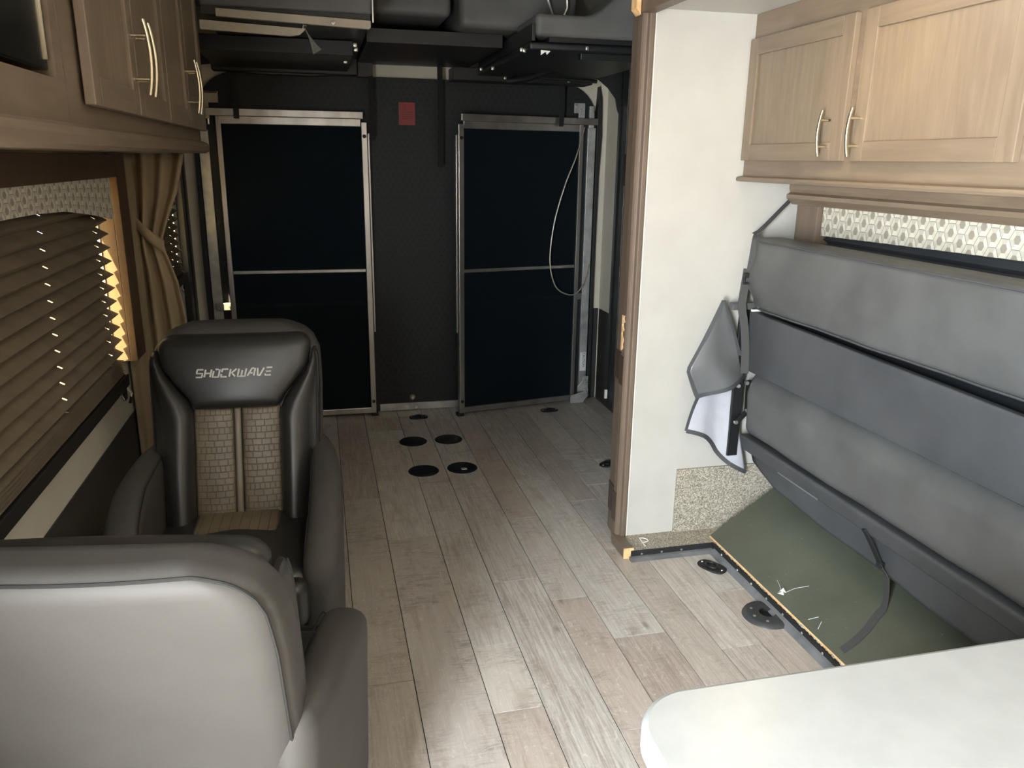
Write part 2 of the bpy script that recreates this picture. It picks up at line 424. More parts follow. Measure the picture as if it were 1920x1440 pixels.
# ------------------------------------------------------------------ shell
# left side wall with two window openings and the entry door opening behind the camera
DOOR = (-.75, .03, 0.0, 2.02); W1 = (.35, 3.02, .80, 1.50); W2 = (3.66, 4.52, .96, 1.50)
def wall_x(name, x0, x1, y0, y1, z0, z1, holes, mat):
    m = MB(); ys = sorted({y0, y1}|{h[0] for h in holes}|{h[1] for h in holes}); zs = sorted({z0, z1}|{h[2] for h in holes if z0 < h[2] < z1}|{h[3] for h in holes if z0 < h[3] < z1})
    ys = [y for y in ys if y0 <= y <= y1]
    for a, b in zip(ys, ys[1:]):
        for c, d in zip(zs, zs[1:]):
            my, mz = (a+b)/2, (c+d)/2
            if any(h[0] < my < h[1] and h[2] < mz < h[3] for h in holes): continue
            m.box(x0, x1, a, b, c, d)
    return m.build(name, mat)
wl = struct(wall_x('wall_left', XL-.05, XL, YF, YB, -.004, ZC, [DOOR, W1, W2], 'white_panel'), 'pale side wall panel')
wains = MB().box(XL, XL+.004, DOOR[1]+.02, YB-.02, 0, SPLIT).build('lower_panel', 'dark_panel', wl)
struct(MB().box(XR, XR+.05, YE+.06, YB, -.004, ZC).build('wall_right', 'white_panel'), 'pale rear side wall beside the ramp')
MB().box(XR-.004, XR, YE+.06, YB-.02, 0, SPLIT).build('lower_panel', 'dark_panel', bpy.data.objects['wall_right'])
wb = struct(MB().box(XL-.05, XR+.05, YB, YB+.06, -.004, ZC).build('wall_back', 'white_panel'), 'pale frame wall around the ramp door')
MB().box(1.780, XR-.005, YB-.003, YB, 0, SPLIT).build('lower_panel', 'dark_panel', wb)
struct(MB().box(XL-.05, XS+.05, YF-.06, YF, -.06, ZC).build('wall_front', 'wood_taupe'))
struct(MB().box(XS, XS+.05, YF, .15, -.004, ZC).build('wall_kitchen', 'wood_taupe'), 'taupe kitchen wall panelling')
struct(MB().box(XS, XS+.05, .15, YE, -.004, ZC).build('wall_slide_back', 'white_wall'), 'cream back wall of the slide-out')
we = struct(MB().box(1.222, XS+.05, YE, YE+.05, ZF, ZC).build('wall_slide_end', 'white_wall'), 'bright cream end wall of the slide-out')
MB().box(1.222, 1.232, YE-.004, YE, ZF, ZS).build('edge_bead', 'white_plastic', we)
MB().box(XS-.012, XS, YE-.012, YE, .4, ZS).build('corner_bead', 'white_plastic', we)
struct(MB().box(XL-.05, XS+.05, YF, YB+.06, ZC, ZC+.05).build('ceiling', 'white_wall'))
struct(MB().box(1.222, XS, YF, YE, ZS, ZS+.03).build('ceiling_slide', 'white_wall'), 'cream ceiling of the slide-out')
# slide-out floor: carpeted step
sf = struct(MB().box(1.21, XS, 2.775, YE, 0, ZF-.008).box(1.575, XS, YF, 2.775, 0, ZF-.008).build('floor_slide', 'subfloor'))
MB().box(1.212, XS, 2.777, YE, ZF-.008, ZF).box(1.60, XS, YF, 2.777, ZF-.008, ZF).build('carpet', 'carpet', sf)
MB().box(1.446, XS, YE-.01, YE, ZF, .328).build('carpet_kick_panel', 'carpet', we)
# P scratched in the carpet
def at(x, y, **k):
    d = R_*((x-960)/FPX)-U_*((y-720)/FPX)+fwd; (a, v), = k.items(); i = 'XYZ'.index(a); o = Vector((0, 0, CAM_H)); return o+d*((v-o[i])/d[i])
pm = MB()
pm.tube([at(x, y, Z=ZF+.001) for x, y in ((1199, 1009), (1204, 1016), (1210, 1024))], .0022, 6)
pm.tube(spline([at(x, y, Z=ZF+.001) for x, y in ((1199, 1009), (1206, 1009), (1213, 1011), (1215, 1014), (1211, 1016), (1206, 1017))], 4), .0022, 6)
pm.build('chalk_letter', 'white_plastic', sf)
# black riser with screws and rubber floor trim
rs = MB().box(1.20, 1.575, 2.766, 2.775, .006, ZF).box(1.566, 1.575, YF, 2.766, .006, ZF+.002).build('riser', 'black_rubber', sf)
MB().prism([(2.74, .0), (2.766, .0), (2.766, .014), (2.756, .011)], 'x', 1.19, 1.57).build('rubber_trim', 'grey_rubber', sf)
MB().prism([(1.545, .0), (1.566, 0), (1.566, .022), (1.557, .017)], 'y', YF, 2.745).build('rubber_trim', 'grey_rubber', sf)
for x in (1.245, 1.335, 1.425):
    MB().lathe([(0, -.003), (.004, -.002), (.005, 0)], (x, 2.766, .021), 8, 'y').build('screw', 'zinc', rs)
for y in (2.68, 2.55, 2.44, 2.33, 2.22, 2.10, 1.98):
    MB().lathe([(0, -.003), (.004, -.002), (.005, 0)], (1.566, y, .026), 8, 'x').build('screw', 'zinc', rs)

# trims: slide-out fascia post and header
post = [(1.206, 3.075), (1.196, 2.962), (1.179, 2.952), (1.179, 2.915), (1.186, 2.905), (1.195, 2.905), (1.200, 2.889), (1.217, 2.889), (1.222, 2.896), (1.222, 3.075)]
t1 = struct(MB().prism(post, 'z', .006, ZC).build('trim_1', 'wood_brown', bevel=.003), 'brown stained fascia post at the slide-out opening')
MB().box(1.168, 1.222, YF, 2.90, ZS-.02, ZC).build('header_board', 'wood_brown', t1, bevel=.003)
MB().prism([(1.150, 2.13), (1.168, 2.11), (1.168, 2.39), (1.150, 2.39)], 'y', 2.905, 2.955).build('torn_wood', 'wood_raw', t1)
for (z0, z1) in ((.715, .835), (.105, .235)):
    MB().prism([(1.1775, 2.914), (1.1945, 2.963), (1.2045, 3.07), (1.2015, 3.07), (1.1915, 2.966), (1.1755, 2.955), (1.1755, 2.914)], 'z', z0, z1).build('veneer_patch', 'dark_veneer', t1)
tw = MB(); random.seed(3)
prof = [(.86+.012*i, random.uniform(.004, .03)) for i in range(13)]
tw.add([(1.1752, 2.95-0*wd, z) for z, wd in prof]+[(1.1752+wd*.02, 2.95-wd, z) for z, wd in prof]+[(1.180, 2.95, z) for z, wd in prof]+[(1.180, 2.95-wd, z) for z, wd in prof],
       [(i, i+1, 13+i+1, 13+i) for i in range(12)]+[(26+i, 39+i, 39+i+1, 26+i+1) for i in range(12)]+[(13+i, 13+i+1, 39+i+1, 39+i) for i in range(12)])
tw.build('torn_wood', 'wood_raw', t1)
tw = MB(); prof = [(.845+.013*i, random.uniform(.006, .02)) for i in range(10)]
tw.add([(1.1925, 2.99, z) for z, wd in prof]+[(1.1905, 2.99-wd, z) for z, wd in prof]+[(1.2, 2.99, z) for z, wd in prof]+[(1.2, 2.99-wd, z) for z, wd in prof],
       [(i, i+1, 10+i+1, 10+i) for i in range(9)]+[(10+i, 10+i+1, 30+i+1, 30+i) for i in range(9)])
tw.build('torn_wood', 'white_plastic', t1)
t2 = struct(MB().box(1.170, 1.212, 2.782, 2.925, .0, .046).build('trim_2', 'wood_brown', bevel=.002), 'brown foot block at the base of the fascia post')
MB().box(1.169, 1.213, 2.776, 2.782, .0, .046).build('raw_end', 'wood_raw', t2)

struct(MB().box(-2.3, XL-.055, -3.4, .3, 2.22, 2.27).build('sun_block_outside', 'white_plastic'), 'added sun block over the entry door, out of view')  # unseen slab added to keep direct sun from entering the door
# outside ground seen through the gaps
struct(MB().box(-40, XL-.3, -20, 24, -1.0, -.9).build('ground_outside', 'ground'), 'sunlit sandy ground outside the window')

# ------------------------------------------------------------------ printed hexagon cloth
def hex_cloth(name, parent, fn, L, H, a=.027, sy=1.42, warp=1):
    """printed cells laid over a cloth of length L and height H; fn maps (u, v) to a point"""
    m = MB(); nu = 40
    m.grid(lambda i, j: fn(i*L, j*H, 0), nu, 4, 0)
    ox = 1.5*a; oy = math.sqrt(3)/2*a*sy
    tones = [2, 3, 4, 3, 2, 4]
    def clip(poly):
        for ax, lim, sg in ((0, 0, 1), (0, L, -1), (1, 0, 1), (1, H, -1)):
            out = []
            for p, q in zip(poly, poly[1:]+poly[:1]):
                ip = sg*(p[ax]-lim) >= 0; iq = sg*(q[ax]-lim) >= 0
                if ip: out.append(p)
                if ip != iq:
                    t = (lim-p[ax])/(q[ax]-p[ax]); out.append((lerp(p[0], q[0], t), lerp(p[1], q[1], t)))
            poly = out
            if len(poly) < 3: return None
        return poly
    for i in range(-1, int(L/ox)+3):
        for j in range(-1, int(H/oy)+3):
            if (i+j) % 2: continue
            cx, cy = i*ox, j*oy
            rim = [(cx+a*.965*cos(k*pi/3), cy+a*.965*sin(k*pi/3)*sy) for k in range(6)]
            inn = [(cx+a*.46*cos(k*pi/3), cy+a*.46*sin(k*pi/3)*sy) for k in range(6)]
            for poly, mi in [(inn, 1)]+[([inn[k], rim[k], rim[(k+1) % 6], inn[(k+1) % 6]], tones[k]) for k in range(6)]:
                poly = clip(poly)
                if poly: m.add([fn(p[0], p[1], .0006) for p in poly], [tuple(range(len(poly)))], mi)
    return m.build(name, ['hex_line', 'hex_dark', 'hex_lite', 'hex_mid', 'hex_pale'], parent)

# ------------------------------------------------------------------ pleated shades
def pleats(m, x, depth, y0, y1, z0, z1, n, holes=(), mi=0):
    """zig-zag cloth between z1 (top) and z0 with small cord holes"""
    ys = sorted({y0, y1}|{c+d for c in holes for d in (-.004, .004)})
    zs = []
    for i in range(n+1):
        za = lerp(z1, z0, i/n); zs.append((x, za))
        if i < n:
            zb = lerp(z1, z0, (i+.5)/n)
            q = .30
            zs.append((lerp(x, x+depth, q), lerp(za, zb, q))); zs.append((lerp(x, x+depth, q+.28), lerp(za, zb, q+.28)))
            zs.append((x+depth, zb))
    v = [(px, y, pz) for (px, pz) in zs for y in ys]; W = len(ys); f = []
    for j in range(len(zs)-1):
        for i in range(W-1):
            if any(abs((ys[i]+ys[i+1])/2-c) < .004 for c in holes) and j % 4 == 1: continue
            f.append((j*W+i, j*W+i+1, (j+1)*W+i+1, (j+1)*W+i))
    m.add(v, f, mi)
def window_left(n, W, y0, y1, zb, top, holes, npl, label_shade, depth):
    win = struct(MB().box(XL-.045, XL-.03, W[0], W[1], W[2], W[3]).build('window_%d' % n, 'glass'))
    fr = MB()
    for (a, b, c, d) in ((W[0]-.02, W[0]+.02, W[2]-.02, W[3]+.02), (W[1]-.02, W[1]+.02, W[2]-.02, W[3]+.02)): fr.box(XL-.055, XL-.02, a, b, c, d)
    for (c, d) in ((W[2]-.02, W[2]+.02), (W[3]-.02, W[3]+.02)): fr.box(XL-.055, XL-.02, W[0]+.02, W[1]-.02, c, d)
    fr.build('window_frame', 'alu', win)
    sh = thing('pleated_shade', label_shade, 'window shade', (XL, (y0+y1)/2, zb))
    m = MB(); pleats(m, XL+.004, depth, y0, y1, zb+.10, top, npl, holes); m.build('cloth', 'shade', sh)
    m = MB(); pleats(m, XL+.004, depth, y0, y1, zb+.045, zb+.10, 5, holes); m.build('gathered_cloth', 'shade', sh)
    MB().box(XL+.002, XL+.05, y0-.005, y1+.01, zb, zb+.045).build('bottom_rail', 'shade_rail', sh, bevel=.004)
    m = MB()
    m.tube([(XL+.03, y1+.012, zb+.03), (XL+.03, y1+.02, zb+.02), (XL+.028, y1+.015, zb-.03), (XL+.02, y1+.03, zb-.06)], .007, 6)
    m.build('cord_clip', 'black_rubber', sh)
    return sh
window_left(1, W1, .30, 2.968, .80, 1.50, (2.35, 2.88, 1.3), 13, 'brown pleated window shade drawn down beside the recliners', .040)
window_left(2, W2, 3.70, 4.46, .96, 1.50, (4.05, 4.28), 11, 'dark pleated shade on the small window behind the tied curtain', .03)
# cord clip hardware on the wall below the shade
m = MB().box(XL, XL+.012, 3.06, 3.085, .72, .79).tube([(XL+.015, 3.05, .79), (XL+.03, 3.075, .74), (XL+.015, 3.095, .70)], .005, 6)
tag(m.build('cord_cleat', 'black_rubber'), 'small dark cord cleat on the pale wall under the pleated shade', 'cleat')
# boxed valance surround
vs = thing('window_valance', 'dark brown boxed window surround with printed hexagon valance cloth', 'valance', (XL, 1.7, .86))
MB().box(XL+.0505, XL+.075, 3.03, 3.17, .875, 1.60).build('side_board', 'wood_dark', vs, bevel=.002)
MB().box(XL, XL+.0505, 3.03, 3.055, .875, 1.60).build('side_return', 'wood_dark', vs, bevel=.002)
MB().box(XL+.0505, XL+.075, .2, 3.03, 1.525, 1.60).build('top_board', 'wood_dark', vs, bevel=.002)
def vfn(u, v, off):
    y = .9+u; k = (u-1.05)/1.05
    return (XL+.062+off, y, 1.395+v*(1-.0)+(.03 if False else 0)+(1-v/.135)*(.022*(1-k*k)*-1 if False else 0))
def vfn_left(u, v, off):
    y = .85+u*1.0; t = u/2.14
    low = 1.392+.035*sin(min(1, max(0, (1-t)/.22))*pi/2)-.035*1.0*(1 if t < .78 else sin(max(0, 1-t)/.22*pi/2))
    low = pw(y, [(.85, 1.40), (1.2, 1.425), (1.7, 1.448), (2.0, 1.455), (2.2, 1.454), (2.45, 1.445), (2.7, 1.420), (2.92, 1.393), (3.0, 1.383)])
    return (XL+.060+off, y, lerp(low, 1.527, v/.135))
hex_cloth('printed_cloth', vs, vfn_left, 2.14, .135)

# tied curtain
cu = thing('curtain', 'tan velour curtain gathered by a cloth tie below the cabinet end', 'curtain', (-.65, 3.6, .05))
def cpt(u, v):
    z = lerp(1.605, .06, v)
    xr = pw(z, [(.06, -.56), (.9, -.575), (1.08, -.595), (1.20, -.628), (1.262, -.637), (1.33, -.615), (1.45, -.565), (1.605, -.522)])
    xl = XL+.008
    if u < .22: return (xl+.006*sin(u*60)+.004, lerp(3.19, 3.585, u/.22), z)
    u = (u-.22)/.78; x = lerp(xl, xr, u)
    amp = .022 if z > 1.27 else .016
    sq = (xr-xl)/.21
    return (x, 3.60+amp*sin(u*pi*5.5+.6)+.012*sin(u*13+v*5)*(1-sq*.3)-.02*math.exp(-((z-1.24)/.05)**2), z)
MB().grid(cpt, 56, 50).build('cloth', 'curtain', cu, smooth=True, solid=.004)
def tie(u, v):
    x = lerp(XL+.006, -.628, u); zc = lerp(1.345, 1.232, u**.8)
    return (x, 3.565-.028*sin(u*pi*.9)-.006*sin(v*pi), zc+(v-.5)*.055)
MB().grid(tie, 14, 5).build('tie_band', 'curtain', cu, smooth=True, solid=.004)

# ------------------------------------------------------------------ cabinets
def bar_pull(name, parent, x, y, z0, z1, out, r=.0055):
    """bowed bar pull on a door whose face normal is along +-x (out)"""
    m = MB(); zc = (z0+z1)/2; h = (z1-z0)/2
    m.tube([(x+out*(.030+.010*(1-((z-zc)/h)**2)), y, z) for z in [lerp(z0, z1, i/12) for i in range(13)]], r, 8)
    for z in (zc-h*.58, zc+h*.58): m.tube([(x, y, z), (x+out*.035, y, z)], r*.85, 8)
    return m.build(name, 'nickel', parent, smooth=True)
def shaker(parent, xf, out, y0, y1, z0, z1, handle_y, hz, mat, fw=.058, t=.021):
    """door: frame and recessed panel; xf = front plane"""
    d = MB().box(min(xf-out*t, xf-out*.009), max(xf-out*t, xf-out*.009), y0+fw*.6, y1-fw*.6, z0+fw*.6, z1-fw*.6).build('door', mat, parent)
    for (a, b) in ((y0, y0+fw), (y1-fw, y1)): MB().box(min(xf, xf-out*t), max(xf, xf-out*t), a, b, z0, z1).build('stile', mat, d, bevel=.0025)
    for (a, b) in ((z0, z0+fw), (z1-fw, z1)): MB().box(min(xf, xf-out*t), max(xf, xf-out*t), y0+fw, y1-fw, a, b).build('rail', 'wood_taupe_y', d, bevel=.0015)
    bar_pull('handle', d, xf, handle_y, hz[0], hz[1], out)
    return d
# slide-out overhead cabinet
XC = 1.634
rc = thing('overhead_cabinet', 'taupe overhead cabinet with two framed doors above the folded sofa bed', 'cabinet', (1.78, 1.9, 1.53))
MB().box(XC, XS-.001, -.2, YE-.001, 1.552, ZS-.001).build('body', 'wood_taupe_y', rc)
MB().prism([(XC-.006, 1.552), (XC-.026, 1.548), (XC-.030, 1.540), (XC-.026, 1.532), (XC-.004, 1.530), (XS-.001, 1.530), (XS-.001, 1.552)], 'y', -.2, YE-.001).build('bottom_moulding', 'wood_taupe_y', rc)
shaker(rc, XC-.021, -1, 2.284, 2.902, 1.610, 2.045, 2.355, (1.625, 1.765), 'wood_taupe')
shaker(rc, XC-.021, -1, 1.618, 2.234, 1.610, 2.045, 2.205, (1.625, 1.765), 'wood_taupe')
shaker(rc, XC-.021, -1, .945, 1.565, 1.610, 2.045, 1.01, (1.625, 1.765), 'wood_taupe')
# window box under it
vr = thing('window_valance', 'taupe moulded window box with printed hexagon cloth above the folded sofa bed', 'valance', (1.87, 1.85, 1.28))
MB().prism([(1.815, 1.530), (1.815, 1.505), (1.823, 1.492), (1.806, 1.484), (1.806, 1.470), (1.828, 1.452), (1.834, 1.446), (XS-.001, 1.446), (XS-.001, 1.530)], 'y', .2, 2.862).build('crown_moulding', 'wood_taupe_y', vr)
MB().box(1.846, XS-.001, 2.705, 2.842, 1.20, 1.446).build('side_board', 'wood_brown', vr, bevel=.002)
def vfn_right(u, v, off):
    y = 2.70-u; low = pw(y, [(.7, 1.36), (1.8, 1.352), (2.3, 1.344), (2.66, 1.337), (2.75, 1.335)])
    return (1.868-off, y, lerp(low, 1.446, v/.115))
hex_cloth('printed_cloth', vr, vfn_right, 1.9, .115, a=.027, sy=1.42)
wr = struct(MB().box(XS-.008, XS-.002, .5, 2.70, .95, 1.44).build('window_3', 'glass'))
shr = thing('pleated_shade', 'dark pleated window shade behind the folded sofa bed', 'window shade', (1.9, 1.7, 1.2))
m = MB(); pleats(m, 1.905, -.025, .6, 2.70, 1.24, 1.44, 6); m.build('cloth', 'bed_vinyl_dark', shr)
MB().box(1.872, 1.905, .6, 2.70, 1.21, 1.24).build('bottom_rail', 'shade_rail', shr, bevel=.003)

# overhead cabinet along the left wall
XD = -.42
lc = thing('overhead_cabinet', 'long taupe overhead cabinet with four doors and a recessed screen above the pleated shade', 'cabinet', (-.6, 1.9, 1.6))
TVY = (.55, 1.678); TVZ = (1.730, 2.30)
xb = XD-.028
b = MB()
b.box(XL+.001, XL+.02, .2, 3.56, 1.655, ZC-.001)
b.box(xb-.02, xb, TVY[1], 3.56, 1.655, ZC-.001).box(xb-.02, xb, .2, TVY[0], 1.655, ZC-.001).box(xb-.02, xb, *TVY, 1.655, TVZ[0]).box(xb-.02, xb, *TVY, TVZ[1], ZC-.001)
b.box(XL+.02, xb-.02, .2, 3.56, 1.655, 1.675).box(XL+.02, xb-.02, 3.54, 3.56, 1.675, ZC-.001).box(XL+.02, xb-.02, TVY[1], TVY[1]+.02, 1.675, ZC-.001).box(XL+.02, xb-.02, TVY[0]-.02, TVY[0], 1.675, ZC-.001).box(XL+.02, xb-.02, *TVY, TVZ[0]-.02, TVZ[0])
b.build('body', 'wood_taupe_y', lc)
MB().box(xb-.0005, xb+.002, 1.722, 1.725, 1.655, 2.3).build('face_joint', 'wood_brown', lc)
MB().prism([(xb+.006, 1.655), (xb+.022, 1.648), (xb+.030, 1.634), (xb+.026, 1.616), (xb+.012, 1.608), (XL+.001, 1.606), (XL+.001, 1.655)], 'y', .2, 3.575).build('bottom_moulding', 'wood_taupe_y', lc)
dy = [1.815, 2.262, 2.705, 3.130, 3.545]
for i in range(4):
    a, c = dy[i]+.004, dy[i+1]-.004
    hy = (c-.028) if i % 2 == 0 else (a+.028)
    shaker(lc, XD, 1, a, c, 1.694, ZC-.03, hy, (1.742, 1.915), 'wood_taupe')
tv = thing('wall_screen', 'black flat screen with a silver edge recessed in the overhead cabinet', 'television', (-.6, 1.03, TVZ[0]))
MB().box(-.505, -.456, TVY[0]+.03, TVY[1]-.012, TVZ[0]+.012, TVZ[1]-.01).build('screen', 'tv', tv, bevel=.003)
MB().box(-.56, -.505, .9, 1.2, TVZ[0]+.001, TVZ[1]-.1).build('mount', 'black_steel', tv)
MB().box(-.4565, -.452, TVY[1]-.024, TVY[1]-.014, TVZ[0]+.03, TVZ[1]-.02).build('edge_strip', 'nickel', tv)

# ------------------------------------------------------------------ recliners
def build_recliner(label, group):
    t = thing('swivel_recliner', label, 'recliner', (0, 0, 0), 0, group)
    SL = .35
    ry = lambda z: -.10-(z-.43)*SL
    def hw(z): return pw(z, [(.78, .142), (.82, .155), (.87, .20), (.92, .238), (.98, .248), (1.03, .235), (1.06, .20)])
    def shoulder(z): return pw(z, [(.36, .252), (.6, .272), (.85, .280), (.95, .276), (.985, .264), (1.015, .236), (1.035, .198), (1.045, .18)])
    def shell(x, y, z):        # unit box x in +-.27, y in +-.065, z .36..1.06
        sc = shoulder(z)/.27
        wrap = .05*abs(x/.27)**3*(1 if z < .9 else max(0, 1-(z-.9)/.12))
        return (x*sc, y+ry(z)-.085+wrap*(.6 if y > 0 else .25)-.018*(1-(x/.27)**2)*(1 if y < 0 else 0), z)
    MB().rb(-.27, .27, -.065, .065, .36, 1.045, .05, shell, k=4, m=14).build('back_shell', 'leather_shell', t, smooth=True, local=True)
    # stitched seam running round the rear edge
    pts = []
    for (sx, zz) in [(-.2554, .40+.0321*i) for i in range(19)]: pts.append((sx, zz))
    for a in range(9): pts.append((-.22-.0354*cos(a/8*pi/2), .995+.0354*sin(a/8*pi/2)))
    for a in range(1, 14): pts.append((-.22+.44*a/14, 1.0304))
    pts += [(-x, z) for (x, z) in reversed(pts[:28])]
    MB().tube([shell(x*1.004, -.0510, z+.001) for x, z in pts], .003, 6).build('rear_seam', 'stitch', t, smooth=True, local=True)
    # head pillow
    def head(x, y, z):
        u = x/.25
        return (u*hw(z), y+ry(z)-.012+.020*(1-u*u)*max(0, 1-((z-.91)/.16)**2), z)
    MB().rb(-.25, .25, -.045, .045, .785, 1.018, .035, head, k=3, m=10).build('head_pillow', 'leather', t, smooth=True, local=True)
    # logo
    g = {'S': [[(1, 1), (0, 1), (0, .5), (1, .5), (1, 0), (0, 0)]], 'H': [[(0, 0), (0, 1)], [(0, .5), (1, .5)], [(1, 0), (1, 1)]], 'O': [[(0, .8), (0, 0), (1, 0), (1, 1), (.25, 1)]],
         'C': [[(1, 1), (0, 1), (0, .62)], [(0, .38), (0, 0), (1, 0)]], 'K': [[(0, 0), (0, 1)], [(1, 1), (.3, .52), (1, 0)]], 'W': [[(0, 1), (0, 0), (1.25, 0), (1.25, 1)], [(.62, 0), (.62, .8)]],
         'A': [[(0, 0), (.55, 1), (1.1, 1), (1.1, 0)], [(.4, .38), (.8, .38)]], 'V': [[(0, 1), (.25, 0), (.6, 0), (1.1, 1)]], 'E': [[(1, 1), (0, 1)], [(0, .5), (.9, .5)], [(1, 0), (0, 0), (0, .2)]]}
    m = MB(); cx = 0; lay = []
    for ch in 'SHOCKWAVE':
        wd = {'W': 1.25, 'A': 1.1, 'V': 1.1}.get(ch, 1); lay.append((ch, cx)); cx += wd+.42
    tot = cx-.42; sc = .238/tot; hh = .024
    def lp(px, py):
        z = .895+py*hh; x = -(px+py*.32)*sc+.5*.238+.003
        q = head(x/hw(z)*.25, .045, z); return Vector((q[0], q[1]+.0015, q[2]))
    for ch, ox in lay:
        for st in g[ch]:
            dn = []
            for a, c in zip(st, st[1:]):
                for k in range(3): dn.append((lerp(a[0], c[0], k/3), lerp(a[1], c[1], k/3)))
            dn.append(st[-1])
            m.ribbon([lp(ox+px, py) for px, py in dn], .0052, .0016, [Vector((0, -SL*0, 1)) if abs(dn[min(i+1, len(dn)-1)][1]-dn[max(i-1, 0)][1]) < .05 else Vector((1, 0, 0)) for i in range(len(dn))])
    m.build('embroidered_lettering', 'silver_thread', t, local=True)
    # side bolsters
    for sg in (-1, 1):
        def bol(x, y, z, sg=sg):
            u = (x+.06)/.12
            inner = max(.138, hw(z)+.004 if z > .80 else .138); outer = max(inner+.018, shoulder(z)-.006)
            rise = pw(z, [(.40, .055), (.6, .050), (.8, .035), (.95, .012), (1.01, -.005)])
            return (sg*lerp(inner, outer, u), y+ry(z)-.014+rise*sin(min(1, u*1.15+.12)*pi)**.7*(1 if y > 0 else .2), z)
        m = MB().rb(-.06, .06, -.04, .04, .40, .968, .03, bol, k=3, m=12)
        if sg > 0: pass
        m.build('side_bolster', 'leather', t, smooth=True, local=True)
        MB().tube([bol(.052, .034, z) for z in [.50+.02*i for i in range(24)]], .0022, 5).build('bolster_seam', 'stitch', t, local=True)
        # embossed panel halves
        def ins(x, y, z, sg=sg):
            return (x, y+ry(z)-.008+.006*sin((abs(x)-.005)/.13*pi), z)
        MB().rb(min(sg*.0125, sg*.139), max(sg*.0125, sg*.139), -.018, .018, .425, .787, .012, ins, k=3, m=6).build('embossed_panel', 'weave', t, smooth=True, local=True)
        MB().tube([ins(sg*.0115, .0155, z) for z in [.43+.025*i for i in range(15)]], .0016, 5).build('panel_seam', 'stitch', t, local=True)
        # arms
        def arm(x, y, z, sg=sg):
            v = (z-.1)/.5
            top = pw(y, [(-.30, .665), (-.16, .665), (-.05, .655), (.08, .635), (.17, .60), (.25, .545), (.31, .48), (.345, .43)])
            off = pw(y, [(-.3, .245), (-.15, .272), (.05, .285), (.2, .280), (.345, .262)])
            inn = .012*sin(v*pi)
            th = pw(y, [(-.3, .8), (0, 1.0), (.345, 1.05)])
            return (sg*(off+(x)*th+.012*(v-.5)), y, .1+v*(top-.1))
        MB().rb(-.05, .05, -.30, .345, .1, .6, .046, arm, k=4, m=12).build('arm', 'leather_shell', t, smooth=True, local=True)
        MB().tube([arm(-.046 if sg else 0, y, .588) for y in [-.2+.02*i for i in range(26)]], .002, 5).build('arm_seam', 'stitch', t, local=True)
    MB().rb(-.0115, .0115, -.02, .020, .425, .787, .008, lambda x, y, z: (x, y+ry(z)-.008, z), k=3, m=6).build('panel_rib', 'taupe_leather', t, smooth=True, local=True)
    # seat
    def seat(x, y, z):
        return (x, y, z+(.018*(1-(x/.24)**2)*(1-((y-.1)/.3)**2) if z > .38 else 0))
    MB().rb(-.238, .238, -.20, .335, .30, .445, .04, seat, k=3, m=10).build('seat', 'leather', t, smooth=True, local=True)
    MB().rb(-.236, .236, .30, .385, .285, .432, .036, None, k=4, m=8).build('seat_front_roll', 'leather', t, smooth=True, local=True)
    MB().tube([(x, .352, .4345) for x in [-.21+.03*i for i in range(15)]], .0025, 5).tube([(x, .342, .4365) for x in [-.21+.03*i for i in range(15)]], .0018, 5).build('seat_seam', 'stitch', t, local=True)
    MB().rb(-.135, .135, -.10, .075, .40, .4635, .02, lambda x, y, z: (x, y, z-(.05*(y-.02) if y > .02 else 0)), k=3, m=6).build('seat_panel', 'weave', t, smooth=True, local=True)
    MB().rb(-.262, .262, -.235, .315, .085, .315, .04, None, k=3, m=4).build('lower_body', 'leather', t, smooth=True, local=True)
    MB().lathe([(0, 0), (.20, 0), (.205, .006), (.20, .02), (.07, .035), (.06, .09), (0, .09)], (0, 0, 0), 32).build('swivel_base', 'black_steel', t, smooth=True, local=True)
    return t
far_chair = build_recliner('black recliner with silver embroidered headrest lettering, facing another recliner under the pleated shade', 'facing recliners')
near_chair = copy_tree(far_chair)
near_chair['label'] = 'black recliner seen from behind its plain charcoal backrest, turned toward another recliner'
far_chair.location = (-.305, 2.46, 0); far_chair.rotation_euler = (0, 0, pi-math.radians(2))
near_chair.location = (-.30, 1.535, 0); near_chair.rotation_euler = (0, 0, -math.radians(9))

# ------------------------------------------------------------------ counter
def rrect(x0, x1, y0, y1, r, n=8, corners=(1, 1, 1, 1)):
    P = []
    for (cx, cy, a0, on) in ((x1-r, y1-r, 0, corners[0]), (x0+r, y1-r, pi/2, corners[1]), (x0+r, y0+r, pi, corners[2]), (x1-r, y0+r, 1.5*pi, corners[3])):
        if on:
            for k in range(n+1): P.append((cx+r*cos(a0+pi/2*k/n), cy+r*sin(a0+pi/2*k/n)))
        else: P.append((cx+r*(1 if cos(a0+.78) > 0 else -1), cy+r*(1 if sin(a0+.78) > 0 else -1)))
    return P
isl = thing('kitchen_island', 'kitchen island with a rounded white solid surface worktop', 'island', (.85, .25, 0))
MB().prism(rrect(.358, 1.32, -.35, .829, .085, 12), 'z', .878, .92).build('worktop', 'counter', isl, bevel=.008)
MB().box(.42, 1.28, -.30, .775, .08, .878).build('body', 'wood_taupe', isl, bevel=.003)
MB().box(.45, 1.25, -.27, .74, 0, .08).build('toe_kick', 'black_rubber', isl)
bpy.data.objects['worktop'].data.polygons.foreach_set('use_smooth', [False]*len(bpy.data.objects['worktop'].data.polygons))

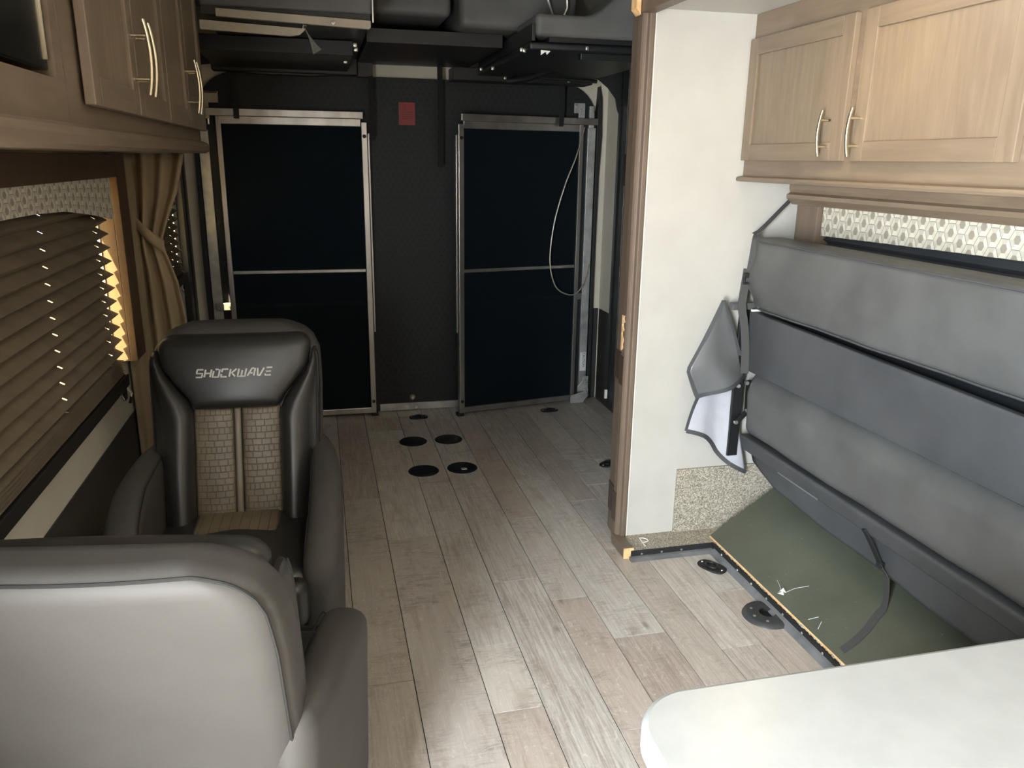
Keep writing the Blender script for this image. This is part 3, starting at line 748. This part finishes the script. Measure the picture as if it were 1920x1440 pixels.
# ------------------------------------------------------------------ folded sofa bed on the slide-out
sb = thing('folded_sofa_bed', 'grey vinyl sofa bed folded upright against the slide-out window', 'sofa bed', (1.78, 1.85, ZF))
Y0, Y1 = .92, 2.835
nz = lambda y, z: .006*sin(y*7+z*9)+.005*sin(y*13.3-z*17+1)+.003*sin(y*29+z*31)
def upc(x, y, z):
    f = (1.32-z)/.285
    front = x < 1.72
    end = max(0, 1-(2.835-y)/.16)
    return (x+(f*.018+nz(y, z)*.55-.012*sin(f*pi)+(.014*sin(f*9+y*20)*end if front else 0) if front else 0), y, z-.012*max(0, (2.0-y))*0)
MB().rb(1.652, 1.79, Y0, Y1, 1.035, 1.322, .03, upc, k=4, m=30).build('upper_cushion', 'bed_vinyl', sb, smooth=True)
MB().tube([(upc(1.652, y, 1.306)[0]-.001, y, 1.311) for y in [Y0+.03+i*.0755 for i in range(25)]], .0028, 5).build('cushion_piping', 'bed_vinyl_dark', sb, smooth=True)
MB().tube([(upc(1.652, y, 1.05)[0]-.001, y, 1.046) for y in [Y0+.03+i*.0755 for i in range(25)]], .0035, 5).build('cushion_piping', 'bed_vinyl_dark', sb, smooth=True)
MB().rb(1.795, 1.866, Y0, 2.66, 1.05, 1.30, .03, lambda x, y, z: (x, y, z+nz(y, x)), k=3, m=10).build('back_cushion', 'bed_vinyl', sb, smooth=True)
mp = MB().rb(1.670, 1.70, Y0, Y1-.012, .782, 1.028, .006, lambda x, y, z: (x+(1.028-z)*.02, y, z-(.018 if z > .9 else 0)*(2.82-y)), k=2, m=8)
mp.build('middle_panel', 'bed_vinyl_dark', sb, smooth=True)
def loc(x, y, z):
    f = (z-.505)/.28; front = x < 1.74
    return (x+((.030*max(0, f-.66)/.34)-.006*sin(f*pi)+nz(y*.8, z)*.5 if front else 0), y, z)
MB().rb(1.690, 1.80, Y0, Y1, .503, .786, .045, loc, k=4, m=30).build('lower_cushion', 'bed_vinyl', sb, smooth=True)
MB().rb(1.684, 1.745, Y0, Y1+.01, .424, .498, .012, lambda x, y, z: (x+(.498-z)*.35, y, z), k=3, m=8).build('lower_rail', 'bed_vinyl_dark', sb, smooth=True)
MB().box(1.707, 1.711, 2.30, 2.56, .428, .437).build('worn_tape', 'flap_vinyl', sb)
# flap hanging from the rail down to the olive board
def lowflap(u, v):
    y1 = pw(v, [(0, 2.84), (.5, 2.815), (.72, 2.745), (.9, 2.675), (1, 2.64)])
    return (1.745+.006*sin(u*19+v)*v+.010*v, lerp(y1, Y0, u), lerp(.440, pw(u, [(0, .318), (.5, .298), (1, .29)]), v))
MB().grid(lowflap, 44, 10).build('lower_flap', 'bed_vinyl_dark', sb, smooth=True, solid=.005)
MB().box(1.735, 1.80, Y0, Y1-.01, .45, 1.06).build('gap_shade_board', 'black_steel', sb)  # black backing board added so the gap between cushions looks shaded
# steel end frame and linkage
ef = MB().box(1.640, 1.686, Y1+.004, Y1+.018, .40, 1.055).build('end_frame', 'black_steel', sb, bevel=.002)
MB().box(1.60, 1.70, Y1-.002, Y1+.03, 1.03, 1.058).build('frame_cap', 'bed_vinyl', sb, bevel=.003)
m = MB(); m.ribbon([(1.700, Y1-.006, .735), (1.705, Y1-.006, .60)], .02, .006, (1, 0, 0)); m.ribbon([(1.705, Y1-.012, .60), (1.655, Y1-.012, .555)], .022, .006, (0, 0, 1)); m.build('link_arm', 'black_steel', sb)
for (x, z) in ((1.690, .725), (1.703, .604), (1.657, .556), (1.652, .715), (1.66, .86)):
    MB().lathe([(0, -.012), (.008, -.012), (.009, -.002), (.009, 0)], (x, Y1-.006, z), 10, 'y').build('bolt', 'zinc', sb)
MB().lathe([(0, -.005), (.008, -.005), (.009, 0)], (1.648, Y1+.002, 1.0), 12, 'y').build('bolt', 'nickel', sb)
MB().rb(1.672, 1.715, Y1-.03, Y1-.015, 1.026, 1.036, .004).build('clip', 'white_plastic', sb)
# end flaps of vinyl and lining, hems stitched along the edges
A = Vector((1.565, 2.846, 1.068)); B = Vector((1.408, 2.79, .800)); C_ = Vector((1.452, 2.785, .688)); D = Vector((1.690, 2.835, .752))
def flap(u, v):
    # u from fold line (A..D) to outer edge (A'..), v down
    inner = A.lerp(D, v); outer = (A.lerp(B, min(1, v*1.45)) if v < .69 else B.lerp(C_, (v-.69)/.31))
    p = inner.lerp(outer, u); p = p+Vector((0, -.030*sin(u*pi)*v-.012*sin(u*7+v*5)*v, -.03*u*(1-u)*max(0, v-.7)))
    return p
MB().grid(flap, 20, 24).build('end_flap', 'flap_vinyl', sb, smooth=True, solid=.003)
hm = [flap(1, v/24) for v in range(25)]+[flap(1-u/20, 1) for u in range(1, 21)]
MB().ribbon(hm, .016, .005, [(.6, 0, .4)]*25+[(0, 0, 1)]*20).build('flap_hem', 'bed_vinyl_dark', sb)
MB().ribbon([flap(0, v/12) for v in range(13)], .014, .006, (1, 0, 0)).build('flap_hem', 'bed_vinyl_dark', sb)
lbot = spline([at(x, y, Y=2.85) for x, y in ((1287, 808), (1305, 811), (1322, 818), (1336, 832), (1347, 850), (1362, 865), (1380, 876), (1397, 884))], 6)
def lin(u, v):
    b_ = lbot[int(round(u*(len(lbot)-1)))]; t_ = Vector((lerp(1.530, 1.634, u), 2.862, lerp(.735, .76, u)))
    p = t_.lerp(b_, v); p.x -= .010*sin(v*pi)*(1-u); p.y -= .012*sin(u*9)*v
    return p
MB().grid(lin, 22, 16).build('end_lining', 'lining', sb, smooth=True, solid=.002)
MB().ribbon([lin(0, v/16) for v in range(17)], .016, .004, (1, 0, 0)).build('lining_hem', 'bed_vinyl_dark', sb)
MB().ribbon([lin(u/22, 1) for u in range(23)], .018, .004, (0, 0, 1)).build('lining_hem', 'bed_vinyl_dark', sb)
# straps
st = thing('tie_down_strap', 'grey webbing strap with a buckle running from the cabinet over the sofa bed end', 'strap', (1.68, 2.82, .75))
top = spline([(1.872, 2.885, 1.492), (1.79, 2.865, 1.425), (1.70, 2.842, 1.352), (1.664, 2.833, 1.334)], 4)
MB().ribbon(top, .022, .003, (0, 1, .2)).build('upper_strap', 'webbing', st)
MB().ribbon(spline([(1.666, 2.816, 1.331), (1.652, 2.800, 1.312), (1.646, 2.798, 1.25), (1.640, 2.798, 1.19)], 4), .026, .003, (1, -.5, 0)).build('fold_strap', 'webbing', st)
MB().ribbon(spline([(1.634, 2.806, 1.20), (1.626, 2.804, 1.12), (1.622, 2.802, 1.05), (1.640, 2.800, .97), (1.652, 2.798, .88), (1.660, 2.798, .775)], 5), .032, .003, (1, -.25, 0)).build('lower_strap', 'webbing', st)
MB().box(1.615, 1.652, 2.792, 2.802, 1.165, 1.185).box(1.615, 1.652, 2.792, 2.802, 1.140, 1.148).box(1.615, 1.622, 2.792, 2.802, 1.148, 1.165).box(1.645, 1.652, 2.792, 2.802, 1.148, 1.165).build('buckle', 'black_rubber', st, bevel=.002)
s2 = thing('loose_strap', 'frayed dark strap hanging from the sofa bed rail onto the olive board', 'strap', (1.7, 2.0, .08))
MB().ribbon(spline([(1.700, 2.035, .442), (1.712, 2.02, .415), (1.728, 2.00, .372), (1.742, 1.985, .335)], 5), .026, .006, (0, 1, .2)).build('frayed_end', 'black_webbing', s2)
MB().ribbon(spline([(1.742, 1.985, .335), (1.760, 1.965, .29), (1.765, 1.962, .195), (1.735, 1.955, .162), (1.685, 1.937, .124), (1.640, 1.93, .093), (1.600, 1.932, .064)], 6), .030, .002, (.2, 1, .15)).build('strap_tail', 'webbing', s2)
MB().box(1.733, 1.752, 1.972, 1.996, .325, .345).build('tab', 'black_rubber', s2, bevel=.003)
# olive board propped between the step and the sofa bed
bd = thing('olive_board', 'olive painted plywood board leaning from the step up to the sofa bed', 'board', (1.75, 1.8, ZF))
bx0, bz0, bx1, bz1 = 1.585, .040, 1.905, .263
nx, nzv = -(bz1-bz0), (bx1-bx0); ln = math.hypot(nx, nzv); nx, nzv = nx/ln*.010, nzv/ln*.010
MB().prism([(bx0, bz0), (bx1, bz1), (bx1+nx, bz1+nzv), (bx0+nx, bz0+nzv)], 'y', .85, 2.815).build('panel', 'board', bd, bevel=.002)
MB().prism([(bx0-.006, bz0-.003), (bx0+.0005, bz0), (bx0+nx, bz0+nzv), (bx0+nx-.005, bz0+nzv-.003)], 'y', .86, 2.81).build('raw_edge', 'wood_raw', bd)
random.seed(11); cr = MB()
for i in range(46):
    y = 2.76-i*.021+random.uniform(-.006, .006); a = random.uniform(.002, .006)
    cr.rbox((a, a*1.4, a*.8), a*.5, lambda px, py, pz, y=y, a=a: (1.579+px+random.uniform(-.001, .001), y+py, ZF+.002+a*.8+pz), k=1, m=1)
o = cr.build('fibre_crumbs', 'carpet', bd); o['kind'] = 'stuff'
fr = thing('torn_tape', 'scrap of clear torn tape stuck on the edge of the olive board', 'tape', (1.60, 2.28, .07))
MB().add([(1.590, 2.300, .062), (1.602, 2.285, .078), (1.598, 2.272, .070), (1.612, 2.280, .074), (1.606, 2.292, .088), (1.596, 2.296, .074)], [(0, 1, 2), (1, 3, 4), (0, 5, 4), (1, 4, 5)]).build('scrap', 'paper', fr, solid=.0008)
for P_ in ([(1.605, 2.285, .070), (1.64, 2.27, .0945), (1.675, 2.24, .117)], [(1.60, 2.29, .068), (1.615, 2.33, .077), (1.622, 2.36, .081)], [(1.60, 2.12, .063), (1.625, 2.10, .082)], [(1.598, 2.06, .063), (1.62, 2.075, .080)]):
    MB().tube(P_, .0007, 5).build('thread', 'paper', fr)

# ------------------------------------------------------------------ floor fittings
def floor_plate(x, y, label):
    m = MB().lathe([(0, .006), (.060, .006), (.066, .005), (.074, .005), (.080, .003), (.0815, 0), (0, 0)], (x, y, 0), 40)
    o = m.build('floor_plate', 'disc', smooth=True); tag(o, label, 'floor plate', 'round floor plates')
    MB().tube([(x+.068*cos(a*pi/14), y+.068*sin(a*pi/14), .0055) for a in range(28)], .0012, 5, closed=True).build('rim', 'black_rubber', o)
    return o
pl = [floor_plate(.475, 4.372, 'flat black round floor plate, of four the nearest to the flat screen gate'),
      floor_plate(.684, 4.367, 'flat black round floor plate, of four the nearest to the swung screen gate'),
      floor_plate(.477, 3.908, 'flat black round floor plate, of four the nearest to the lettered recliner'),
      floor_plate(.686, 3.910, 'flat black round floor plate with a small raised latch, one of four in a square')]
MB().rb(.675, .705, 3.868, 3.892, .004, .010, .003).build('latch', 'zinc', pl[3])
tb = thing('table_leg_socket', 'charcoal round table leg socket with an open hole beside the slide-out step', 'floor socket', (1.530, 2.262, 0))
MB().lathe([(.029, .014), (.070, .013), (.084, .010), (.090, 0), (.029, 0), (.029, .014)], (1.530, 2.262, 0), 40).build('flange', 'disc_grey', tb, smooth=True)
MB().lathe([(.029, .0135), (.0285, .002), (0, .001)], (1.530, 2.262, 0), 28).build('hole', 'hole', tb, smooth=True)
for a in (2.4, 3.3, 4.2):
    MB().lathe([(0, .0025), (.005, .002), (.006, 0)], (1.530+.058*cos(a), 2.262+.058*sin(a), .0128), 8).build('screw', 'zinc', tb)
def oval_anchor(x, y, rz, sc, label, name='tie_down_anchor'):
    t = thing(name, label, 'floor anchor', (x, y, 0), rz)
    pts = []
    for a in range(24):
        th = 2*pi*a/24; e = .72
        pts.append((.062*sc*math.copysign(abs(cos(th))**e, cos(th)), .038*sc*math.copysign(abs(sin(th))**e, sin(th))))
    MB().prism(pts, 'z', 0, .007*sc+.001).build('plate', 'black_rubber', t, bevel=.002, local=True)
    MB().tube([(.026*sc*cos(a*pi/10), .022*sc*sin(a*pi/10), .0105) for a in range(20)], .0045*sc, 6, closed=True).build('ring', 'black_steel', t, smooth=True, local=True)
    for s_ in (-1, 1): MB().lathe([(0, .003), (.004, .002), (.005, 0)], (s_*.048*sc, 0, .0075), 8).build('screw', 'zinc', t, local=True)
    return t
oval_anchor(1.499, 2.632, math.radians(-62), 1.0, 'black oval tie-down anchor beside the corner of the slide-out step')
oval_anchor(.561, 4.81, 0, .95, 'black oval tie-down anchor in the floor at the middle of the ramp door')
oval_anchor(1.428, 4.789, .1, .95, 'black oval tie-down anchor in the floor before the right screen gate')
oval_anchor(1.475, 3.80, .6, .9, 'black tie-down anchor in the floor half hidden by the fascia post')

# ------------------------------------------------------------------ ramp door and gates
def round_top(x0, x1, z0, z1, r, n=10):
    P = [(x0, z0), (x1, z0)]
    for k in range(n+1): P.append((x1-r+r*cos(pi/2*k/n), z1-r+r*sin(pi/2*k/n)))
    for k in range(n+1): P.append((x0+r-r*sin(pi/2*k/n), z1-r+r*cos(pi/2*k/n)))
    return P
rd = thing('ramp_door', 'black honeycomb lined ramp door with rounded top corners', 'ramp door', (.55, 5.0, 0))
RX0, RX1, RZ = -.635, 1.745, 2.055
MB().prism(round_top(RX0, RX1, .006, RZ, .22), 'y', 4.99, 5.028).build('liner', 'ramp_liner', rd, bevel=.003)
MB().box(.331, .86, 4.975, 4.99, .004, .050).build('bottom_plate', 'alu_pale', rd, bevel=.0015)
for (x, z) in ((.505, .022), (.566, .020)):
    MB().lathe([(0, -.012), (.008, -.011), (.010, -.002), (.010, 0)], (x, 4.975, z), 10, 'y').build('bolt', 'zinc', rd)
MB().lathe([(0, -.01), (.010, -.01), (.016, -.004), (.020, 0)], (.545, 4.99, .084), 14, 'y').build('bolt', 'zinc', rd)
for (xa, xb, za, zb) in ((1.684, 1.735, .05, 1.80), (1.690, 1.722, 1.80, 1.93)):
    MB().box(xa, xb, 4.968, 4.9895, za, zb).build('side_strip', 'alu_pale', rd, bevel=.0015)
MB().box(-.640, -.585, 4.968, 4.9895, .05, 1.74).build('side_strip', 'alu_pale', rd, bevel=.0015)
MB().prism([(1.746, .01), (1.774, .01), (1.770, .9), (1.772, 1.5), (1.782, 1.75), (1.775, 1.98), (1.755, 2.05), (1.746, 1.9)], 'y', 4.975, 5.026).build('rubber_seal', 'black_rubber', rd, bevel=.004)
MB().prism([(-.645, .01), (-.665, .01), (-.675, 1.0), (-.66, 2.0), (-.645, 2.0)], 'y', 4.97, 5.02).build('rubber_seal', 'black_rubber', rd)
# caution sticker, reads downward
stk = tag(MB().box(1.688, 1.731, 4.9665, 4.968, .215, .345).build('caution_sticker', 'paper'), 'white sticker with CAUTION in vertical letters on the aluminium strip', 'sticker')
v, f = text_mesh('CAUTION', .026)
MB().add([(1.714+q[1], 4.966, .292-q[0]*.86) for q in v], f).build('lettering', 'ink', stk)
rs_ = tag(MB().box(.499, .596, 4.9885, 4.990, 1.792, 1.92).build('warning_sticker', 'red'), 'red warning sticker on the black ramp door', 'sticker')
for z, wd in ((1.862, .07), (1.850, .06), (1.838, .066), (1.826, .05)): MB().box(.548-wd/2, .548+wd/2, 4.988, 4.9885, z, z+.004).build('printed_line', 'red_print', rs_)

def gate(label, loc, rz, mirror):
    """aluminium framed screen gate; local x from 0 (hinge) to W"""
    W, H0, H1 = .836, .022, 1.838
    g = thing('screen_gate', label, 'gate', loc, rz, 'ramp screen gates')
    sx = mirror
    def bx(x0, x1, y0, y1, z0, z1, name, mat, bev=.003): return MB().box(min(sx*x0, sx*x1), max(sx*x0, sx*x1), y0, y1, z0, z1).build(name, mat, g, bevel=bev, local=True)
    bx(-.10, W-.02, -.018, .018, H1-.022, H1+.018, 'top_rail', 'alu')
    bx(0.02, W-.035, -.010, .012, H1-.065, H1-.022, 'screen_header', 'alu')
    bx(.0, W, -.018, .018, H0, H0+.036, 'bottom_rail', 'alu')
    bx(0, .028, -.016, .016, H0+.036, H1-.022, 'stile', 'alu')
    bx(W-.034, W, -.020, .016, H0+.03, H1-.04, 'stile', 'alu')
    bx(W+.001, W+.014, -.010, .020, .55, H1-.10, 'edge_bar', 'alu')
    bx(.028, W-.034, -.006, .008, .925, .945, 'middle_rail', 'alu')
    bx(.028, W-.034, -.001, .001, H0+.036, H1-.065, 'screen', 'mesh_screen', 0)
    bx(-.085, W-.05, .020, .034, .715, .745, 'latch_bar', 'alu')
    bx(-.088, .004, .016, .040, .708, .752, 'latch_sleeve', 'alu')
    for z in (.10, 1.72): MB().lathe([(0, -.028), (.010, -.027), (.011, -.020)], (sx*(W-.017), 0, z), 12, 'y').build('knob', 'black_rubber', g, local=True)
    MB().box(min(sx*(W-.03), sx*(W+.012)), max(sx*(W-.03), sx*(W+.012)), -.018, .03, .0, .022).build('corner_foot', 'black_rubber', g, local=True, bevel=.003)
    return g
gate('aluminium framed black screen gate standing flat behind the recliner', (-.533, 4.915, 0), 0, 1)
gate('aluminium framed black screen gate swung out beside the hanging cable', (1.642, 4.948, 0), math.radians(10.5), -1)
# hinge brackets
hb = thing('hinge_bracket', 'pale metal hinge bracket at the foot of the swung screen gate', 'bracket', (1.67, 4.95, 0))
MB().prism([(1.61, .006), (1.70, .006), (1.715, .03), (1.735, .05), (1.735, .105), (1.715, .105), (1.70, .085), (1.61, .06)], 'y', 4.903, 4.910).build('plate', 'alu_pale', hb, bevel=.002)
MB().prism([(1.66, .085), (1.735, .085), (1.735, .19), (1.70, .19), (1.69, .15), (1.66, .12)], 'y', 4.912, 4.918).build('upper_plate', 'alu_pale', hb, bevel=.002)
for (x, z) in ((1.632, .03), (1.70, .10), (1.722, .075), (1.71, .165), (1.722, .14)): MB().lathe([(0, -.009), (.008, -.008), (.009, 0)], (x, 4.905, z), 10, 'y').build('bolt', 'zinc', hb)
hb2 = thing('hinge_bracket', 'pale metal hinge bracket high on the left side of the ramp door', 'bracket', (-.55, 4.95, 1.78))
MB().prism([(-.60, 1.80), (-.565, 1.80), (-.565, 1.885), (-.512, 1.885), (-.512, 1.945), (-.60, 1.945)], 'y', 4.936, 4.943).build('plate', 'beige_metal', hb2, bevel=.002)
MB().box(-.60, -.512, 4.936, 4.958, 1.937, 1.945).build('lip', 'beige_metal', hb2)
MB().tube([(-.575, 4.95, 1.77), (-.575, 4.95, 1.87)], .006, 8).build('pin', 'zinc', hb2)
hb3 = thing('hinge_bracket', 'pale metal hinge bracket high on the right side of the ramp door', 'bracket', (1.64, 4.95, 1.84))
MB().prism([(1.585, 1.885), (1.615, 1.885), (1.615, 1.84), (1.655, 1.84), (1.655, 1.945), (1.585, 1.945)], 'y', 4.955, 4.962).build('plate', 'alu_pale', hb3, bevel=.002)
for (x, z) in ((1.60, 1.925), (1.63, 1.905)): MB().lathe([(0, -.008), (.007, -.007), (.008, 0)], (x, 4.956, z), 8, 'y').build('bolt', 'zinc', hb3)
# cable loop
cb = spline([(1.640, 4.905, 1.80), (1.575, 4.86, 1.62), (1.508, 4.85, 1.455), (1.448, 4.845, 1.25), (1.420, 4.84, 1.06), (1.425, 4.84, .93), (1.462, 4.84, .82), (1.53, 4.845, .770), (1.60, 4.85, .768), (1.655, 4.86, .83), (1.705, 4.90, .955)], 8)
tag(MB().tube(cb, .0042, 6).build('cable', 'cable', smooth=True), 'thin pale cable hanging in a long loop before the swung screen gate', 'cable')
# short webbing straps over the gates
for (x, z0, z1, lab) in ((-.415, 1.80, 2.04, 'narrow black strap hanging over the top rail of the flat screen gate'), (.330, 1.70, 2.05, 'black strap hanging beside the red warning sticker and the flat screen gate'), (.730, 1.55, 2.152, 'long black strap hanging between the red warning sticker and the swung screen gate'), (1.478, 1.80, 2.05, 'narrow black strap hanging over the top rail of the swung screen gate')):
    yy = 4.872
    tag(MB().ribbon([(x, yy, z1), (x+.002, yy-.003, (z0+z1)/2), (x-.001, yy, z0)], .030, .003, (1, 0, 0)).build('hanging_strap', 'black_webbing'), lab, 'strap')

# ------------------------------------------------------------------ bunk lift rails on the side walls
def lift_rail(x, sg, y0, y1, lab, gx):
    t = thing('lift_rail', lab, 'rail', (x, (y0+y1)/2, .03))
    MB().box(min(x, x+sg*.035), max(x, x+sg*.035), y0, y1, .03, ZC-.01).build('channel', 'black_steel', t, bevel=.003)
    MB().box(min(x-sg*.004, x), max(x-sg*.004, x), y0+.075, y0+.10, .06, ZC-.05).build('slot', 'hole', t)
    e = gx; q = lambda d: e-sg*d
    MB().prism([(q(.19), 2.18), (q(0), 2.18), (q(0), 1.86), (q(.02), 1.90), (q(.034), 1.962), (q(.085), 2.021), (q(.144), 2.064), (q(.19), 2.07)], 'y', y0+.13, y0+.142).build('gusset', 'black_steel', t)
    for (dx, z) in ((-.012, 1.96), (-.012, 1.93)): MB().lathe([(0, -.006), (.006, -.005), (.007, 0)], (x+sg*.02, y0, z), 8, 'y').build('bolt', 'zinc', t)
    for z in (.09, .12, .155): MB().lathe([(0, -.006), (.006, -.005), (.007, 0)], (x+sg*.02, y0, z), 8, 'y').build('bolt', 'zinc', t)
    return t
lr = lift_rail(1.800, 1, 4.605, 4.755, 'black steel lift rail on the wall beside the fascia post', 1.805)
MB().box(1.780, 1.800, 4.70, 4.715, .09, .15).build('stop_plate', 'white_plastic', lr)
MB().box(1.783, 1.808, 4.53, 4.604, 1.46, 1.64).build('stop_block', 'black_steel', lr)
lift_rail(-.702, -1, 4.62, 4.80, 'black steel lift rail on the wall behind the tied curtain', -.705)
tag(MB().box(-.728, -.722, 4.90, 4.96, .0, 2.0).build('wall_strip', 'alu'), 'narrow metal strip on the wall beside the ramp door behind the curtain', 'strip')

# ------------------------------------------------------------------ raised bunks under the ceiling
lb = thing('raised_bunk', 'raised bunk with grey padded base and beige rails near the long cabinet', 'bunk', (-.2, 4.2, 2.05))
MB().rb(-.405, .252, 3.50, 3.98, 2.155, 2.36, .012, None, k=2, m=4).build('padded_base', 'bed_vinyl', lb, smooth=True)
MB().box(.2525, .258, 3.498, 3.506, 2.125, 2.21).build('edge_strip', 'zinc', lb)
MB().box(-.40, .246, 3.512, 4.80, 2.128, 2.155).build('frame', 'black_steel', lb)
rl = MB().prism([(-.345, 2.118), (.238, 2.098), (.246, 2.105), (.246, 2.130), (-.345, 2.147)], 'y', 3.488, 3.512).build('side_rail', 'beige_metal', lb, bevel=.002)
MB().lathe([(0, -.006), (.009, -.005), (.010, 0)], (.098, 3.488, 2.116), 12, 'y').build('rivet', 'alu', rl)
MB().prism([(-.405, 2.068), (-.40, 2.066), (-.07, 2.056), (-.035, 2.062), (-.012, 2.082), (-.006, 2.098), (-.020, 2.100), (-.024, 2.086), (-.40, 2.100), (-.405, 2.101)], 'y', 3.470, 3.485).build('swing_arm', 'beige_metal', lb, bevel=.0015)
MB().lathe([(0, -.004), (.005, -.003), (.006, 0)], (-.013, 3.470, 2.091), 8, 'y').build('bolt', 'black_rubber', lb)
MB().grid(lambda u, v: (lerp(-.010, .030, v)+(u-.5)*lerp(.003, .034, v**2), 3.47+.01*v, lerp(2.08, 2.003, v)+(u-.5)*.02*v), 3, 8).build('hanging_tag', 'bed_vinyl', lb, solid=.002)
MB().box(-.50, .20, 4.05, 4.795, 2.060, 2.126).build('under_frame', 'black_steel', lb, bevel=.004)
MB().box(-.52, .255, 4.80, 4.90, 2.045, 2.17).build('rear_beam', 'black_steel', lb, bevel=.004)
MB().tube([(-.50, 4.84, 2.07), (-.3, 4.85, 2.045), (.0, 4.85, 2.042), (.25, 4.85, 2.06)], .012, 8).build('cross_tube', 'black_steel', lb, smooth=True)
for (x, y, z) in ((.205, 4.0, 2.10), (.210, 4.03, 2.085), (.17, 4.3, 2.06)): MB().rb(x-.011, x+.011, y-.012, y, z-.011, z+.011, .006, None, k=2, m=1).build('bolt', 'zinc', lb, smooth=True)
MB().grid(lambda u, v: (lerp(-.08, .12, u)+.02*v, 4.86-.02*v, 2.055+.018*v+.006*sin(u*25+v*3)), 14, 3).build('foil_scrap', 'zinc', lb, solid=.001)

rbk = thing('raised_bunk', 'raised bunk with black steel frame and grey padded end beside the fascia post', 'bunk', (1.4, 4.2, 2.0))
def rp(x, y, z):
    return (x, y, z+(.0 if z < 2.15 else .10*max(0, min(1, (x-1.17)/.14))**1.5))
MB().rb(.938, 1.60, 3.50, 3.86, 2.108, 2.198, .022, rp, k=4, m=16).build('padded_end', 'bed_vinyl', rbk, smooth=True)
MB().box(.925, .94, 3.515, 4.70, 2.09, 2.16).build('frame_edge', 'black_steel', rbk, bevel=.002)
MB().rb(.915, 1.61, 3.52, 4.70, 2.055, 2.088, .012, None, k=3, m=2).build('frame_tube', 'black_steel', rbk, smooth=True)
MB().box(1.00, 1.60, 3.512, 4.70, 2.088, 2.107).build('frame_board', 'black_steel', rbk)
MB().box(1.16, 1.60, 3.56, 3.60, 2.028, 2.056).build('cross_bar', 'black_steel', rbk, bevel=.003)
MB().tube([(1.30, 4.30, 2.075), (1.15, 4.50, 2.03), (1.06, 4.55, 2.02)], .018, 8).build('folding_leg', 'black_steel', rbk, smooth=True)
MB().box(.78, 1.61, 4.70, 4.86, 2.03, 2.10).build('rear_beam', 'black_steel', rbk, bevel=.004)
MB().tube([(1.27, 4.655, 2.055), (1.62, 4.655, 2.045)], .010, 8).build('tie_rod', 'black_steel', rbk, smooth=True)
for (x, y, z) in ((.905, 3.62, 2.065), (.918, 3.62, 2.062), (.90, 4.2, 2.045), (.88, 4.4, 2.06), (1.08, 4.695, 2.05), (1.315, 4.695, 2.06), (1.46, 4.695, 2.045), (1.17, 3.51, 2.068), (1.62, 3.51, 2.09), (1.57, 4.695, 2.08)): MB().rb(x-.009, x+.009, y-.01, y, z-.009, z+.009, .005, None, k=2, m=1).build('bolt', 'zinc', rbk, smooth=True)
MB().prism([(.965, 2.054), (1.008, 2.052), (.992, 2.036), (.986, 2.048), (.965, 2.034)], 'y', 3.515, 3.517).build('paper_scrap', 'paper', rbk)
# cushions of the upper bed between the raised bunks
ub = thing('upper_bed', 'upper bed of dark grey cushions hung under the ceiling between the raised bunks', 'bed', (.6, 4.3, 2.18))
MB().rb(.285, .645, 3.92, 4.95, 2.228, 2.37, .03, None, k=3, m=4).build('cushion', 'bed_vinyl', ub, smooth=True)
MB().rb(.678, 1.24, 3.88, 4.95, 2.182, 2.37, .035, None, k=3, m=4).build('cushion', 'bed_vinyl', ub, smooth=True)
MB().box(.262, .91, 4.02, 4.95, 2.120, 2.180).box(.262, .345, 4.88, 4.95, 2.045, 2.12).build('platform', 'black_steel', ub)
MB().tube([(1.05, 3.80, 2.36), (1.10, 3.82, 2.25), (1.12, 3.84, 2.21)], .006, 6).tube([(1.16, 3.80, 2.36), (1.17, 3.82, 2.28), (1.15, 3.84, 2.22)], .006, 6).build('chain_hook', 'zinc', ub, smooth=True)

# ------------------------------------------------------------------ ceiling lamps
def puck(x, y, z, power, lab):
    t = thing('ceiling_lamp', lab, 'lamp', (x, y, z-.03))
    MB().lathe([(.066, .03), (.070, .0), (.058, -.004), (.056, .002)], (x, y, z-.03), 28).build('ring', 'white_plastic', t, smooth=True)
    MB().lathe([(0, -.002), (.056, 0), (.056, .004), (0, .004)], (x, y, z-.03), 28).build('lens', 'lens', t, smooth=True)
    l = light('ceiling_lamp_light', 'AREA', (x, y, z-.036), (0, 0, -1), power, (1, .80, .56), shape='DISK', size=.11)
    l.parent = t; l.location = (0, 0, -.006)
puck(.35, -.95, ZC, 1.8, 'round warm ceiling lamp by the entry door')
puck(1.30, 2.05, ZS, 3.6, 'round warm lamp in the slide-out ceiling')
